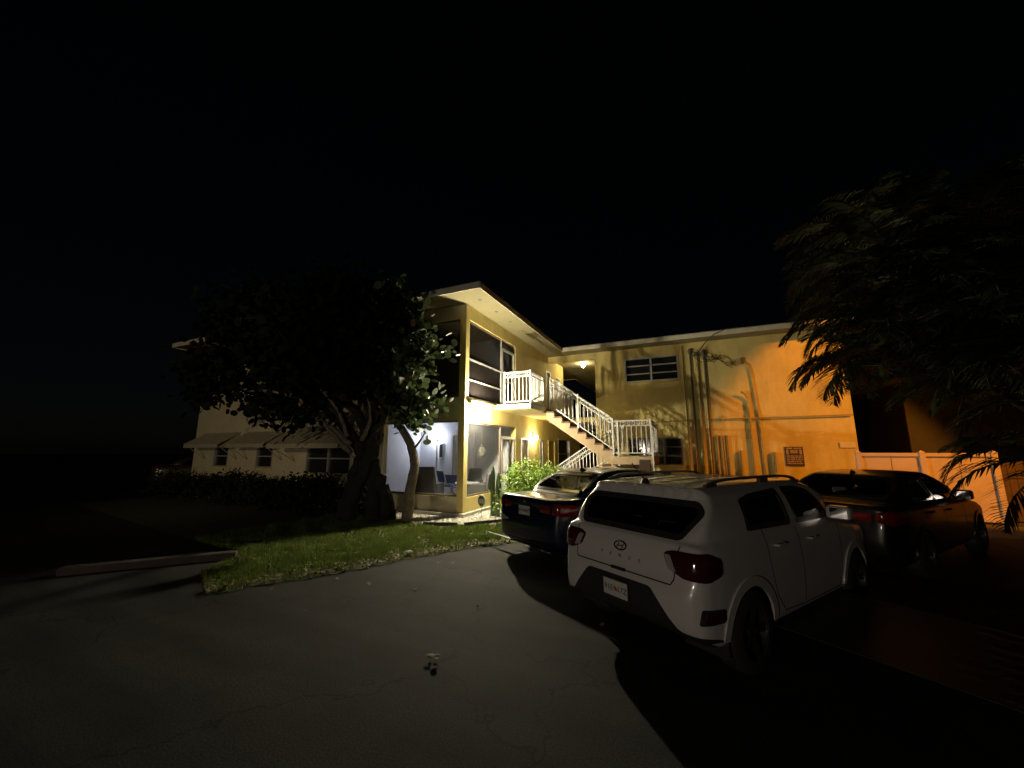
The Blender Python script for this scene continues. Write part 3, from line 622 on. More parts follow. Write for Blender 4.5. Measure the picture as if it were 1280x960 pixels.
# ---------------------------------------------------------------- porch contents
m = thing('interior_door', 'white front door at the back of the lower porch', 'door', (-7.7, 12.6, .16))
box('door_leaf', (-8.15, 12.64, .16), (-7.3, 12.67, 2.3), DOORWHITE, m)
f = MB(); f.box((-8.25, 12.60, .16), (-8.16, 12.688, 2.4)); f.box((-7.29, 12.60, .16), (-7.2, 12.688, 2.4)); f.box((-8.159, 12.60, 2.31), (-7.291, 12.688, 2.4)); f.build('door_frame', WHITE, m)
m = thing('side_light_window', 'narrow dark window beside the porch door', 'window', (-8.74, 12.66, 1.5)); box('window_frame', (-8.82, 12.65, 1.46), (-8.62, 12.688, 2.04), WHITE, m); box('pane', (-8.79, 12.635, 1.5), (-8.65, 12.649, 2.0), DARKGLASS, m)
def porch_chair(name, label, x, y, rz, w, hb, seatm, wicker=True):
    t = thing(name, label, 'chair', (x, y, .16), rz, group='chairs on the lower porch'); hw = w/2
    if wicker:
        m = MB(); m.box((-hw, -.35, .05), (hw, .35, .38)); m.build('seat', seatm, t, world=False, bevel=.04)
        m = MB(); m.add([(-hw, .28, .3), (hw, .28, .3), (hw, .42, .3), (-hw, .42, .3), (-hw*.85, .40, hb), (hw*.85, .40, hb), (hw*.85, .50, hb), (-hw*.85, .50, hb)], [(0, 1, 2, 3), (7, 6, 5, 4), (0, 4, 5, 1), (1, 5, 6, 2), (2, 6, 7, 3), (3, 7, 4, 0)]); m.build('backrest', seatm, t, world=False, bevel=.05)
        for s in (-1, 1): m = MB(); m.box((s*hw-.05, -.35, .2), (s*hw+.05, .38, .62)); m.build('armrest', seatm, t, world=False, bevel=.04)
    else:
        m = MB(); m.box((-hw, -.22, .42), (hw, .22, .46)); m.build('seat', seatm, t, world=False, bevel=.01)
        m = MB(); m.add([(-hw, .22, .55), (hw, .22, .55), (hw, .25, .55), (-hw, .25, .55), (-hw, .32, hb), (hw, .32, hb), (hw, .35, hb), (-hw, .35, hb)], [(0, 1, 2, 3), (7, 6, 5, 4), (0, 4, 5, 1), (1, 5, 6, 2), (2, 6, 7, 3), (3, 7, 4, 0)]); m.build('backrest', seatm, t, world=False)
        for s in (-1, 1):
            m = MB(); m.bar((s*hw, -.25, 0), (s*hw, .28, .6), .02); m.bar((s*hw, .25, 0), (s*hw, -.2, .62), .02); m.bar((s*hw, .22, .5), (s*hw, .33, hb), .02); m.build('leg', ALU, t, world=False)
    return t
porch_chair('wicker_armchair', 'large dark high backed wicker armchair nearest the tree trunk', -7.35, 10.0, R(200), .78, 1.12, WICKER)
porch_chair('folding_chair', 'blue folding chair in the shade just right of the big armchair', -7.45, 11.3, R(150), .5, .92, BLUEFAB, False)
porch_chair('folding_chair', 'blue folding chair facing the small table', -6.95, 11.1, R(170), .52, .82, BLUEFAB, False)
porch_chair('wicker_armchair', 'black armchair behind the small porch table', -6.85, 11.75, R(10), .55, .98, WICKER)
porch_chair('wicker_armchair', 'dark grey armchair right of the corner post', -6.02, 10.7, R(-80), .62, .92, mat('grey_wicker', (.08, .08, .085), .7, var=.3, vscale=50))
t = thing('porch_table', 'small round glass topped table among the porch chairs', 'table', (-6.3, 10.6, .16))
m = MB(); m.lathe([(0, .66), (.38, .66), (.38, .68), (0, .68)], 28, (-6.3, 10.6, 0.1)); m.build('table_top', mat('pale_table', (.4, .42, .42), .3), t, smooth=True)
for k in range(3): a = k*2.09; MB().tube([(-6.3+.1*math.cos(a), 10.6+.1*math.sin(a), .75), (-6.3+.3*math.cos(a), 10.6+.3*math.sin(a), .16)], .015, 6).build('leg', BRONZE, t)
t = thing('floor_lamp', 'slim pale pole standing below the porch lamp', 'pole', (-8.6, 12.2, .16)); m = MB(); m.tube([(-8.6, 12.2, .17), (-8.6, 12.2, 2.0)], .025, 8); m.build('pole', WHITE, t); m = MB(); m.lathe([(0, .22), (.14, .2), (.15, .16), (.0, .16)], 16, (-8.6, 12.2, 0)); m.build('base', WHITE, t)
m = MB()
for k in range(26):
    a = rnd.uniform(0, 6.28); r = rnd.uniform(.05, .2); m.tube([(-5.78, 10.55, 1.72), (-5.78+.4*r*math.cos(a), 10.55+r*math.sin(a), 1.76+rnd.uniform(-.02, .1)), (-5.78+.5*r*math.cos(a), 10.55+1.25*r*math.sin(a), 1.60+rnd.uniform(-.08, .1))], [.012, .008, .003], 4)
t = thing('hanging_plant', 'grey trailing plant in a hanging basket behind the porch screen', 'plant', (-5.78, 10.55, 1.6)); m.build('foliage', mat('dim_leaf', (.08, .09, .07), .8), t)
m = MB(); m.lathe([(0, 1.58), (.09, 1.60), (.12, 1.72), (.1, 1.72), (0, 1.63)], 14, (-5.78, 10.55, 0)); m.build('basket', mat('basket', (.12, .11, .1), .8), t, smooth=True)
m = MB()
for s in (-.1, .1): m.tube([(-5.78, 10.55+s, 1.72), (-5.78, 10.55+s*.9, 1.86), (-5.78, 10.55, 1.95)], .005, 5)
m.tube([(-5.78, 10.55, 1.95), (-5.78, 10.55, 2.85)], .003, 4); m.build('hanger', BRONZE, t)

# yard sign, cactus, shrub
ys = thing('yard_sign', 'small octagonal security sign on a thin stake in the pebbles', 'sign', (-5.0, 9.15, .03))
c = Vector((-5.0, 9.15, .46)); d = Vector((-.35, -.94, 0)).normalized(); sx = Vector((-d.y, d.x, 0))*-1
def disc(mb, c, r, n, d, sx, th, ph=0):
    pts = [c+sx*(r*math.cos(ph+2*math.pi*k/n))+Vector((0, 0, 1))*(r*math.sin(ph+2*math.pi*k/n)) for k in range(n)]
    mb.add([p-d*th/2 for p in pts]+[p+d*th/2 for p in pts], [tuple(range(n)), tuple(range(2*n-1, n-1, -1))]+[(i, (i+1) % n, n+(i+1) % n, n+i) for i in range(n)])
m = MB(); disc(m, c, .165, 8, d, sx, .008, math.pi/8); m.build('sign_rim', mat('sign_white', (.62, .66, .6), .6), ys)
m = MB(); disc(m, c+d*.007, .135, 8, d, sx, .004, math.pi/8); m.build('sign_face', mat('sign_dark', (.06, .065, .05), .5), ys)
m = MB()
for zz in (.035, -.045): m.bar(c+d*.012+Vector((0, 0, zz))-sx*.11, c+d*.012+Vector((0, 0, zz))+sx*.11, .004, .022)
m.bar(c+d*.012+Vector((0, 0, -.005))-sx*.10, c+d*.012+Vector((0, 0, -.005))+sx*.10, .004, .03)
m.build('print', mat('sign_grey', (.38, .39, .37), .6), ys)
MB().bar(c-Vector((0, 0, .43)), c-Vector((0, 0, .16)), .014).build('stake', mat('stake', (.4, .4, .38), .5), ys)
cac = thing('column_cactus', 'clump of tall ribbed column cacti in front of the screened porch', 'cactus', (-4.75, 9.6, .03))
def column(x, y, h, r, lean):
    m = MB(); pts = 10; n = 14; vs = []; fs = []
    for i in range(pts+1):
        t = i/pts; rr = r*(1-.0*t) if i < pts-1 else r*(.75 if i == pts-1 else .1)
        for k in range(n):
            a = 2*math.pi*k/n; q = rr*(1 if k % 2 else .72); vs.append((x+lean[0]*t*t+q*math.cos(a), y+lean[1]*t*t+q*math.sin(a), .03+h*t))
    for i in range(pts):
        for k in range(n): fs.append((i*n+k, i*n+(k+1) % n, (i+1)*n+(k+1) % n, (i+1)*n+k))
    m.add(vs, fs); m.build('stem', CACTUS, cac)
for a in ((-4.88, 9.55, 1.32, .065, (.0, .0)), (-4.78, 9.62, 1.15, .06, (.04, 0)), (-4.70, 9.5, .95, .055, (.06, 0)), (-4.98, 9.75, 1.05, .055, (-.03, 0)), (-4.62, 10.0, 1.28, .06, (.02, 0)), (-4.52, 10.1, 1.18, .055, (.08, .0)), (-4.72, 10.2, 1.05, .05, (0, 0))): column(*a)

def leaves(cent, normal_up, n_side, size, asp, fold=.15, jitter=.6, rng=rg):
    """leaf discs: cent (n,3); returns V,F"""
    n = len(cent); k = n_side
    nd = rng.standard_normal((n, 3))*jitter+np.asarray(normal_up); nd /= np.linalg.norm(nd, axis=1)[:, None]
    a = np.cross(nd, rng.standard_normal((n, 3))); a /= np.linalg.norm(a, axis=1)[:, None]; b = np.cross(nd, a)
    s = (size*(.65+.6*rng.random(n)))[:, None]
    V = []
    for i in range(k):
        t = 2*math.pi*i/k; V.append(cent+a*s*math.cos(t)+b*s*asp*math.sin(t)+nd*s*fold*(math.cos(2*t)))
    V = np.stack(V, 1).reshape(-1, 3); F = np.arange(n*k).reshape(n, k); return V, F
sh = thing('leafy_shrub', 'bright green leafy shrub beside the blue car boot', 'shrub', (-4.1, 10.6, 0))
pts = []
for i in range(150):
    a = rnd.uniform(0, 6.28); q = math.sqrt(rnd.random()); z = rnd.uniform(.1, 1)
    x = -3.95+1.05*q*math.cos(a)*math.sqrt(1-.45*z); y = 10.4+1.05*q*math.sin(a)*math.sqrt(1-.45*z); zz = 1.42*z*(1-.18*q*q)
    pts.append(np.array([x, y, zz])+rg.standard_normal((34, 3))*.10)
pts.append(np.array([[-4.35, 9.5, .35]])+rg.standard_normal((380, 3))*[.22, .22, .2])
pts = np.concatenate(pts); pts = pts[(pts[:, 2] > .03) & (pts[:, 0] > -5.4)]
Vv, Ff = leaves(pts, (0, -.3, .7), 6, .042, .45, .1, .8); raw_mesh('foliage', Vv, Ff, LEAF_SH, sh)
m = MB()
for i in range(22):
    a = rnd.uniform(0, 6.28); q = rnd.uniform(.3, .9); m.tube([(-4.0, 10.45, 0), (-4+.4*q*math.cos(a), 10.45+.4*q*math.sin(a), .6), (-4+q*math.cos(a), 10.45+q*math.sin(a), rnd.uniform(.8, 1.25))], [.02, .013, .005], 5)
m.build('stem', BARK_D, sh)
# bed edging
for i, (p, q, lb) in enumerate((((-5.75, 7.72), (-4.98, 7.98), 'short black edging strip lying between pebbles and grass'), ((-4.85, 8.05), (-4.15, 8.95), 'black edging strip angled along the pebbles towards the cactus'))):
    tag(MB().bar((*p, .07), (*q, .07), .05, .09).build('garden_edging', BLACKPL, bevel=.01), lb, 'edging', 'black strips edging the pebble bed')
# stones and leaf clusters on the ground
def stone(name, x, y, s, lb, cat, mt):
    b = bmesh.new(); bmesh.ops.create_icosphere(b, subdivisions=2, radius=1); r2 = random.Random(int(x*100))
    for v in b.verts: v.co = Vector((v.co.x*s*1.3, v.co.y*s, v.co.z*s*.6))*(1+r2.uniform(-.15, .15))
    me = bpy.data.meshes.new(name); b.to_mesh(me); b.free(); me.materials.append(mt); o = bpy.data.objects.new(name, me); COL.objects.link(o); o.location = (x, y, s*.45+.02); tag(o, lb, cat)
stone('stone', -3.62, 7.75, .07, 'pale rounded stone lying in the grass behind the blue car', 'stone', PEBBLE)
stone('stone', -4.45, 5.6, .06, 'pale stone on the leafy edge of the lawn', 'stone', PEBBLE)
stone('stone', -7.05, 8.0, .16, 'white rock at the foot of the dark tree trunk', 'rock', PEBBLE)
stone('stone', -2.29, 4.14, .014, 'tiny dark stone on the driveway', 'stone', BLACKPL)
VS = []; FS = []; n = 0
LX, LY = -2.09, 3.01
for k in range(6): litter(LX+rnd.uniform(-.05, .05), LY+rnd.uniform(-.03, .03), rnd.uniform(.022, .04), .02+.007*k)
tag(raw_mesh('dry_leaf_cluster', VS, FS, LITTER), 'crumpled dry leaf curled on the asphalt in front of the camera', 'leaf')

# ---------------------------------------------------------------- trees
def smooth_path(pts, n=6):
    P = [np.array(p, float) for p in pts]; P = [2*P[0]-P[1]]+P+[2*P[-1]-P[-2]]; out = []
    for i in range(1, len(P)-2):
        for k in range(n):
            t = k/n; a, b, c, d = P[i-1], P[i], P[i+1], P[i+2]
            out.append(.5*((2*b)+(-a+c)*t+(2*a-5*b+4*c-d)*t*t+(-a+3*b-3*c+d)*t**3))
    out.append(P[-2]); return out
def limb(m, pts, r0, r1, n=10, wob=.0):
    sp_ = smooth_path(pts); k = len(sp_); m.tube([p+rg.standard_normal(3)*wob for p in sp_], [r0+(r1-r0)*i/(k-1) for i in range(k)], n)
def twigs(m, ends, cnt, ln, rad):
    out = []
    for e in ends:
        for i in range(cnt):
            d = rg.standard_normal(3); d[2] = d[2]*.6+.1; d /= np.linalg.norm(d); q = e+d*ln*rnd.uniform(.5, 1.1); m.tube([e, (e+q)/2+rg.standard_normal(3)*.05, q], [rad, rad*.7, rad*.3], 4); out += [q, (e+q)/2+rg.standard_normal(3)*.1]
    return out
# slim pale-barked sea grape
tr = thing('sea_grape_tree', 'slim pale barked tree with large round leaves by the screened porch', 'tree', (-6.35, 7.95, 0))
m = MB(); limb(m, [(-6.42, 7.95, 0), (-6.38, 7.93, .35), (-6.30, 7.9, .9), (-6.18, 7.85, 1.4), (-6.35, 7.8, 2.0), (-6.7, 7.7, 2.5), (-7.1, 7.5, 3.1), (-7.3, 7.2, 3.8)], .14, .07, 12, .008)
limb(m, [(-6.42, 7.9, .02), (-6.2, 7.85, .05), (-5.95, 7.7, .03)], .07, .02, 8); limb(m, [(-6.45, 7.95, .05), (-6.7, 7.8, .04), (-6.95, 7.7, .02)], .07, .02, 8)
limb(m, [(-6.25, 7.85, 1.75), (-5.95, 7.75, 2.0), (-5.7, 7.6, 2.2)], .035, .012, 7); limb(m, [(-6.22, 7.85, 1.3), (-6.12, 7.82, 1.5), (-6.14, 7.8, 1.7)], .04, .02, 7)
limb(m, [(-6.9, 7.6, 2.8), (-6.4, 7.4, 3.2), (-5.8, 7.1, 3.6), (-5.3, 6.9, 4.0)], .05, .02, 8); limb(m, [(-7.2, 7.3, 3.5), (-6.7, 7.0, 4.4), (-6.0, 6.8, 5.2)], .05, .02, 8)
ends = [np.array(p) for p in ((-5.3, 6.9, 4.0), (-5.8, 7.1, 3.6), (-6.0, 6.8, 5.2), (-6.5, 7.0, 4.3), (-5.85, 7.5, 2.95), (-6.2, 7.6, 3.3), (-6.6, 7.3, 3.2), (-5.9, 7.2, 4.5), (-6.4, 6.8, 5.0), (-7.0, 7, 4.6), (-6.25, 7.6, 2.8))]
tp = twigs(m, ends, 7, .55, .014); m.build('trunk', BARK, tr, smooth='all')
cc = np.concatenate([p+rg.standard_normal((15, 3))*.15 for p in tp]+[np.array([[-5.72, 7.6, 2.18], [-5.66, 7.62, 2.05], [-5.8, 7.55, 2.25], [-5.6, 7.6, 2.28], [-6.08, 7.7, 2.15], [-5.62, 7.58, 1.95]])])
cc = cc[~((cc[:, 2] < 2.55) & (cc[:, 2] > 2.3) & (cc[:, 0] > -5.6))]
Vv, Ff = leaves(cc, (0, -.2, .5), 9, .085, .92, .06, .9); raw_mesh('crown', Vv, Ff, LEAF_SG, tr, True)
# big dark spreading tree
bt = thing('spreading_tree', 'massive dark multi stemmed tree with spreading crown before the left wing', 'tree', (-7.6, 7.7, 0))
m = MB()
for a in ([(-8.3, 7.7, 0), (-8.1, 7.7, .7), (-7.8, 7.7, 1.5), (-7.7, 7.6, 2.4), (-8.2, 7.3, 3.2)], [(-7.9, 7.5, 0), (-7.7, 7.55, .9), (-7.35, 7.6, 1.7), (-7.3, 7.5, 2.5), (-7.0, 7.2, 3.4)], [(-7.3, 7.8, 0), (-7.35, 7.75, .9), (-7.5, 7.7, 1.6), (-7.3, 7.8, 2.3), (-7.4, 7.6, 3.0)], [(-7.0, 7.9, 0), (-7.0, 7.85, .5), (-7.3, 7.8, 1.1), (-7.5, 7.7, 1.9)]): limb(m, a, .20, .11, 14, .03)
for a, r in (([(-7.6, 7.6, 1.6), (-8.1, 7.5, 2.3), (-8.6, 7.3, 3.0), (-9.2, 7.0, 3.5), (-10.2, 6.6, 4.2)], .15), ([(-7.7, 7.6, 1.8), (-8.6, 7.6, 2.5), (-9.35, 7.5, 2.95), (-9.95, 7.4, 2.5), (-10.4, 7.35, 2.0)], .09), ([(-9.2, 7.5, 2.9), (-9.9, 7.3, 3.3), (-10.8, 7.0, 3.5), (-11.8, 6.6, 3.6)], .07), ([(-7.35, 7.5, 2.2), (-6.9, 7.5, 2.5), (-6.95, 7.4, 2.9), (-7.3, 7.3, 2.8)], .08), ([(-8.2, 7.3, 3.2), (-9, 6.6, 4.4), (-10, 6, 5.2)], .12), ([(-7.0, 7.2, 3.4), (-7.2, 6.4, 4.6), (-7.4, 5.8, 5.6)], .12), ([(-7.4, 7.6, 3.), (-7.9, 7.5, 4.3), (-8.2, 7.2, 5.6)], .12), ([(-10.2, 6.6, 4.2), (-11.2, 6.3, 4.6), (-12.2, 6.2, 4.6)], .07)): limb(m, a, r, r*.3, 9, .015)
ends = []
for i in range(150):
    while True:
        p = rg.uniform(-1, 1, 3)
        if (p**2).sum() < 1: break
    e = np.array([-9.0, 6.7, 4.65])+p*[3.7, 1.6, 1.4]
    if math.sin(e[0]*2.3+1)*math.sin(e[2]*3.1+e[1]) > .45: continue
    if e[2] < 3.25 and e[0] > -10 and rnd.random() < .7: continue
    ends.append(e)
ends += [np.array(p) for p in ((-12.2, 6.4, 3.6), (-12.6, 6.6, 3.9), (-11.8, 6.6, 3.4), (-11.2, 6.8, 3.1), (-10.6, 6.8, 2.95), (-10.1, 6.9, 2.75), (-9.7, 7.0, 3.0), (-12.8, 6.5, 3.2), (-8.9, 7.0, 2.9))]
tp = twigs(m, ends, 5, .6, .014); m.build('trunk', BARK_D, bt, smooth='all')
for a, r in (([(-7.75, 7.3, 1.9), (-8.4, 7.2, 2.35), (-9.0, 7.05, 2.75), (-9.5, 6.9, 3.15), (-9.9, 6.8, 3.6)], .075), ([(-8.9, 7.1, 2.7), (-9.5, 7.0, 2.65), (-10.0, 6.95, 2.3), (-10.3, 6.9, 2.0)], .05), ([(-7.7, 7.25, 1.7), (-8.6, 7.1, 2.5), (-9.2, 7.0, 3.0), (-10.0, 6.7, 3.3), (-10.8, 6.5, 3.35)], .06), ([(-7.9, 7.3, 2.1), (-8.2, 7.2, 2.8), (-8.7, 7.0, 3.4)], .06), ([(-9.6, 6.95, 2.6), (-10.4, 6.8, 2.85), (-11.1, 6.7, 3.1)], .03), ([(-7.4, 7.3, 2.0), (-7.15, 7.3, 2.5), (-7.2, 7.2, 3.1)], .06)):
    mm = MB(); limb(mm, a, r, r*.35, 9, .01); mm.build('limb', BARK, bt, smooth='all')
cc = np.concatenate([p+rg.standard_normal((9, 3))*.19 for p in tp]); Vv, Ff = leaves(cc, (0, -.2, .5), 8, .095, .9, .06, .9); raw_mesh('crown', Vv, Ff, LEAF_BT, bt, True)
# hedge along the left wing
hd = thing('hedge', 'low dark clipped hedge along the foot of the left wing', 'hedge', (-13, 8.3, 0))
pp = []
for i in range(420):
    x = rnd.uniform(-18.3, -8.4); hh = .86+.12*math.sin(x*1.7)+.06*math.sin(x*5); z = rnd.uniform(.1, hh); y = 8.25+rnd.uniform(-.55, .45)*math.sqrt(max(.1, 1-(z/hh)**3*.6)); pp.append(np.array([x, y, z])+rg.standard_normal((24, 3))*.1)
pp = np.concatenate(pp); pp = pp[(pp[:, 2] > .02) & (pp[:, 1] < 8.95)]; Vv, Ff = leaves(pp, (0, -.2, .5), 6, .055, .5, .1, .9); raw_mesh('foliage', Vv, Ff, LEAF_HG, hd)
m = MB()
for i in range(30): x = -18.1+i*.33; m.tube([(x, 8.25, 0), (x+.05, 8.2, .4), (x+rnd.uniform(-.15, .15), 8.2, .75)], [.02, .014, .006], 5)
m.build('stem', BARK_D, hd)

# palm clumps at the right
def frond(Vl, Fl, Mst, base, az, el, L, droop, nl=46, lw=.042, ll=.56, hang=.85):
    d = np.array([math.cos(az)*math.cos(el), math.sin(az)*math.cos(el), math.sin(el)]); side = np.array([-math.sin(az), math.cos(az), 0]); pts = []
    p = np.array(base, float); n = 22
    for i in range(n+1):
        pts.append(p.copy()); e = el-droop*(i/n)**1.3; d = np.array([math.cos(az)*math.cos(e), math.sin(az)*math.cos(e), math.sin(e)]); p = p+d*L/n
    Mst.tube(pts[::2]+[pts[-1]] if n % 2 else pts[::2], [.022-.018*i/(n//2) for i in range(n//2+1)], 5)
    for j in range(nl):
        t = .12+.87*j/(nl-1); i = min(n-1, int(t*n)); q = pts[i]+(pts[i+1]-pts[i])*(t*n-i); tan = pts[i+1]-pts[i]; tan /= np.linalg.norm(tan); up = np.cross(tan, side)
        if up[2] < 0: up = -up
        for s in (-1, 1):
            l = ll*(math.sin(math.pi*min(1, t*.86+.16))**.6)*rnd.uniform(.85, 1.1); dr = side*s*.8+tan*.55+up*.35+rg.standard_normal(3)*.07; dr /= np.linalg.norm(dr)
            a = q; b = q+dr*l*.5+np.array([0, 0, -hang*l*.12]); c = q+dr*l*.92+np.array([0, 0, -hang*l*.5]); wv = np.cross(dr, up); wv /= max(1e-6, np.linalg.norm(wv)); wv = wv*.6+up*.35*s
            k = len(Vl); Vl.extend([a-wv*lw*.3, a+wv*lw*.3, b+wv*lw*.5, b-wv*lw*.5, c+wv*.003, c-wv*.003]); Fl.extend([(k, k+1, k+2, k+3), (k+3, k+2, k+4, k+5)])
def palm(label, loc, stems, seed):
    t = thing('palm_tree', label, 'palm tree', (*loc, 0), group='palms at the right of the car park'); rnd.seed(seed); V, F = [], []; fs = MB(); sm = MB()
    for (tx, ty, tz, nf, L, azs) in stems:
        limb(sm, [(loc[0]+(tx-loc[0])*.1, loc[1]+(ty-loc[1])*.2, 0), (loc[0]+(tx-loc[0])*.15, loc[1]+(ty-loc[1])*.25, tz*.5), (loc[0]+(tx-loc[0])*.5, loc[1]+(ty-loc[1])*.55, tz*.86), (tx, ty, tz)], .06, .04, 10)
        for i in range(int(nf*1.35)):
            az = azs[0]+(azs[1]-azs[0])*(i+rnd.uniform(.2, .8))/(nf*1.35); frond(V, F, fs, (tx, ty, tz), az, rnd.uniform(.35, 1.15), L*rnd.uniform(.85, 1.1), rnd.uniform(1.5, 2.3))
    sm.build('trunk', PALMSTEM, t, smooth='all'); fs.build('frond_stalk', PALMSTEM, t); raw_mesh('frond', V, F, LEAF_PM, t); return t, V, F
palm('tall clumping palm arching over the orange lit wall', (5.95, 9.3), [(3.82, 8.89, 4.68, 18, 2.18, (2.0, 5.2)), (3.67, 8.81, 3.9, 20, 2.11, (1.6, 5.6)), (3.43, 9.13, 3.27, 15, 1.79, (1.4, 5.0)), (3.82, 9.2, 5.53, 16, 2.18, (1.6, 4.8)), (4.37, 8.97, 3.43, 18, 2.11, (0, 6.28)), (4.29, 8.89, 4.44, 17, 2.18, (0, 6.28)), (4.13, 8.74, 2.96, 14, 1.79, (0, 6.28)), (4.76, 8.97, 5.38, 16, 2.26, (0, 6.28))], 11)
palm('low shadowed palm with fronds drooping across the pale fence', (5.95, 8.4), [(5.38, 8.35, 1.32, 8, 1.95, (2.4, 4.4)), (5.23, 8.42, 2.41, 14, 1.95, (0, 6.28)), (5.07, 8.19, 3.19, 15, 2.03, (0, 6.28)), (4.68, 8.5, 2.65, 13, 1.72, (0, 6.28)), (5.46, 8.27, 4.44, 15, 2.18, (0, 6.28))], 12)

# ---------------------------------------------------------------- fence and neighbour
fe = thing('vinyl_fence', 'pale solid panel fence glowing orange behind the black sedan', 'fence', (5.6, 13.68, 0))
m = MB(); m.box((4.25, 13.70, .12), (6.82, 13.72, 1.60)); m.build('fence_panel', PINKFENCE, fe)
m = MB(); m.box((4.25, 13.67, 1.60), (6.82, 13.75, 1.69)); m.box((4.25, 13.67, .04), (6.82, 13.75, .12)); split_build(m, 'fence_rail', PINKFENCE, fe)
m = MB()
for x in (4.9, 5.55, 6.2): m.box((x-.008, 13.694, .12), (x+.008, 13.70, 1.60))
split_build(m, 'panel_joint', mat('joint', (.35, .25, .18), .7), fe)
for x in (4.22, 5.52, 6.84):
    m = MB(); m.box((x-.055, 13.655, 0), (x+.055, 13.765, 1.70)); m.add([(x-.065, 13.645, 1.70), (x+.065, 13.645, 1.70), (x+.065, 13.775, 1.70), (x-.065, 13.775, 1.70), (x, 13.71, 1.76)], [(0, 1, 4), (1, 2, 4), (2, 3, 4), (3, 0, 4)]); m.build('fence_post', PINKFENCE, fe)
nb = thing('neighbour_building', 'pale plain walled building rising behind the fence and palms', 'building', (15, 28, 0))
m = MB(); wall_holes(m, 'u', 26, .2, 10.15, 19, 0, 5.2, [(12.0, 13.2, 1.2, 2.4)]); m.build('wall', mat('neighbour_wall', (.09, .085, .08), .85, var=.1), nb); m = MB(); m.box((10.151, 26.201, 0), (10.35, 33, 5.19)); m.build('side_wall', mat('side_wall_shade', (.03, .025, .02), .8), nb); m = MB(); m.box((10.0, 25.8, 5.2), (19.5, 33.5, 5.45)); m.build('roof', ROOF, nb)  # side wall's near-black colour paints in the shade of its unlit side
m = MB(); m.box((12.02, 26.05, 1.22), (13.18, 26.1, 2.38)); m.build('window', DARKGLASS, nb)
wf = thing('wooden_fence', 'dim brown board fence at the right edge past the pale fence', 'fence', (8.5, 14.6, 0))
m = MB()
for i in range(26): x = 6.98+i*.15; m.box((x, 14.2, .03), (x+.142, 14.22, 1.5+.01*math.sin(i*2.1)))
m.build('fence_board', mat('brown_board', (.10, .06, .035), .8, var=.3, vscale=6), wf); m = MB(); m.box((6.98, 14.221, .3), (10.9, 14.26, .38)); m.box((6.98, 14.221, 1.2), (10.9, 14.26, 1.28)); split_build(m, 'fence_rail', mat('brown_rail', (.15, .09, .05), .8), wf)
SUV_POSE = (-.664, 3.742, 0, 1.004, .94); BLUE_POSE = (-2.526, 5.994, 0, 1.045, 1); BLACK_POSE = (1.65, 7.22, 0, .95, .99); FAR_POSE = (-24.5, 10.5, 0, 1.1, 1)
# ---------------------------------------------------------------- cars
def psdf(P, poly):
    """signed distance of 2-D points to a polygon (negative inside)"""
    poly = np.asarray(poly, float); poly = poly[np.hypot(*(poly-np.roll(poly, 1, 0)).T) > 1e-7]
    if len(P) > 3000: return np.concatenate([psdf(P[i:i+3000], poly) for i in range(0, len(P), 3000)])
    vj = np.roll(poly, 1, 0); e = vj-poly; ee = (e*e).sum(1)
    wx = P[:, :1]-poly[:, 0]; wy = P[:, 1:2]-poly[:, 1]; t = np.clip((wx*e[:, 0]+wy*e[:, 1])/ee, 0, 1)
    d = ((wx-e[:, 0]*t)**2+(wy-e[:, 1]*t)**2).min(1)
    c1 = wy >= 0; c2 = P[:, 1:2] < vj[:, 1]; c3 = e[:, 0]*wy > e[:, 1]*wx
    flips = ((c1 & c2 & c3) | (~c1 & ~c2 & ~c3)).sum(1)
    return np.where(flips % 2 == 1, -1., 1.)*np.sqrt(d)
def smax(a, b, k): h = np.clip(.5+.5*(a-b)/k, 0, 1); return b+(a-b)*h+k*h*(1-h)
def smin(a, b, k): return -smax(-a, -b, k)
def curve(poly, it=2):
    """corner-cutting to round a silhouette"""
    P = [np.array(p, float) for p in poly]
    for _ in range(it):
        Q = []
        for i in range(len(P)):
            a, b = P[i], P[(i+1) % len(P)]; Q += [a*.8+b*.2, a*.2+b*.8]
        P = Q
    return np.array(P)
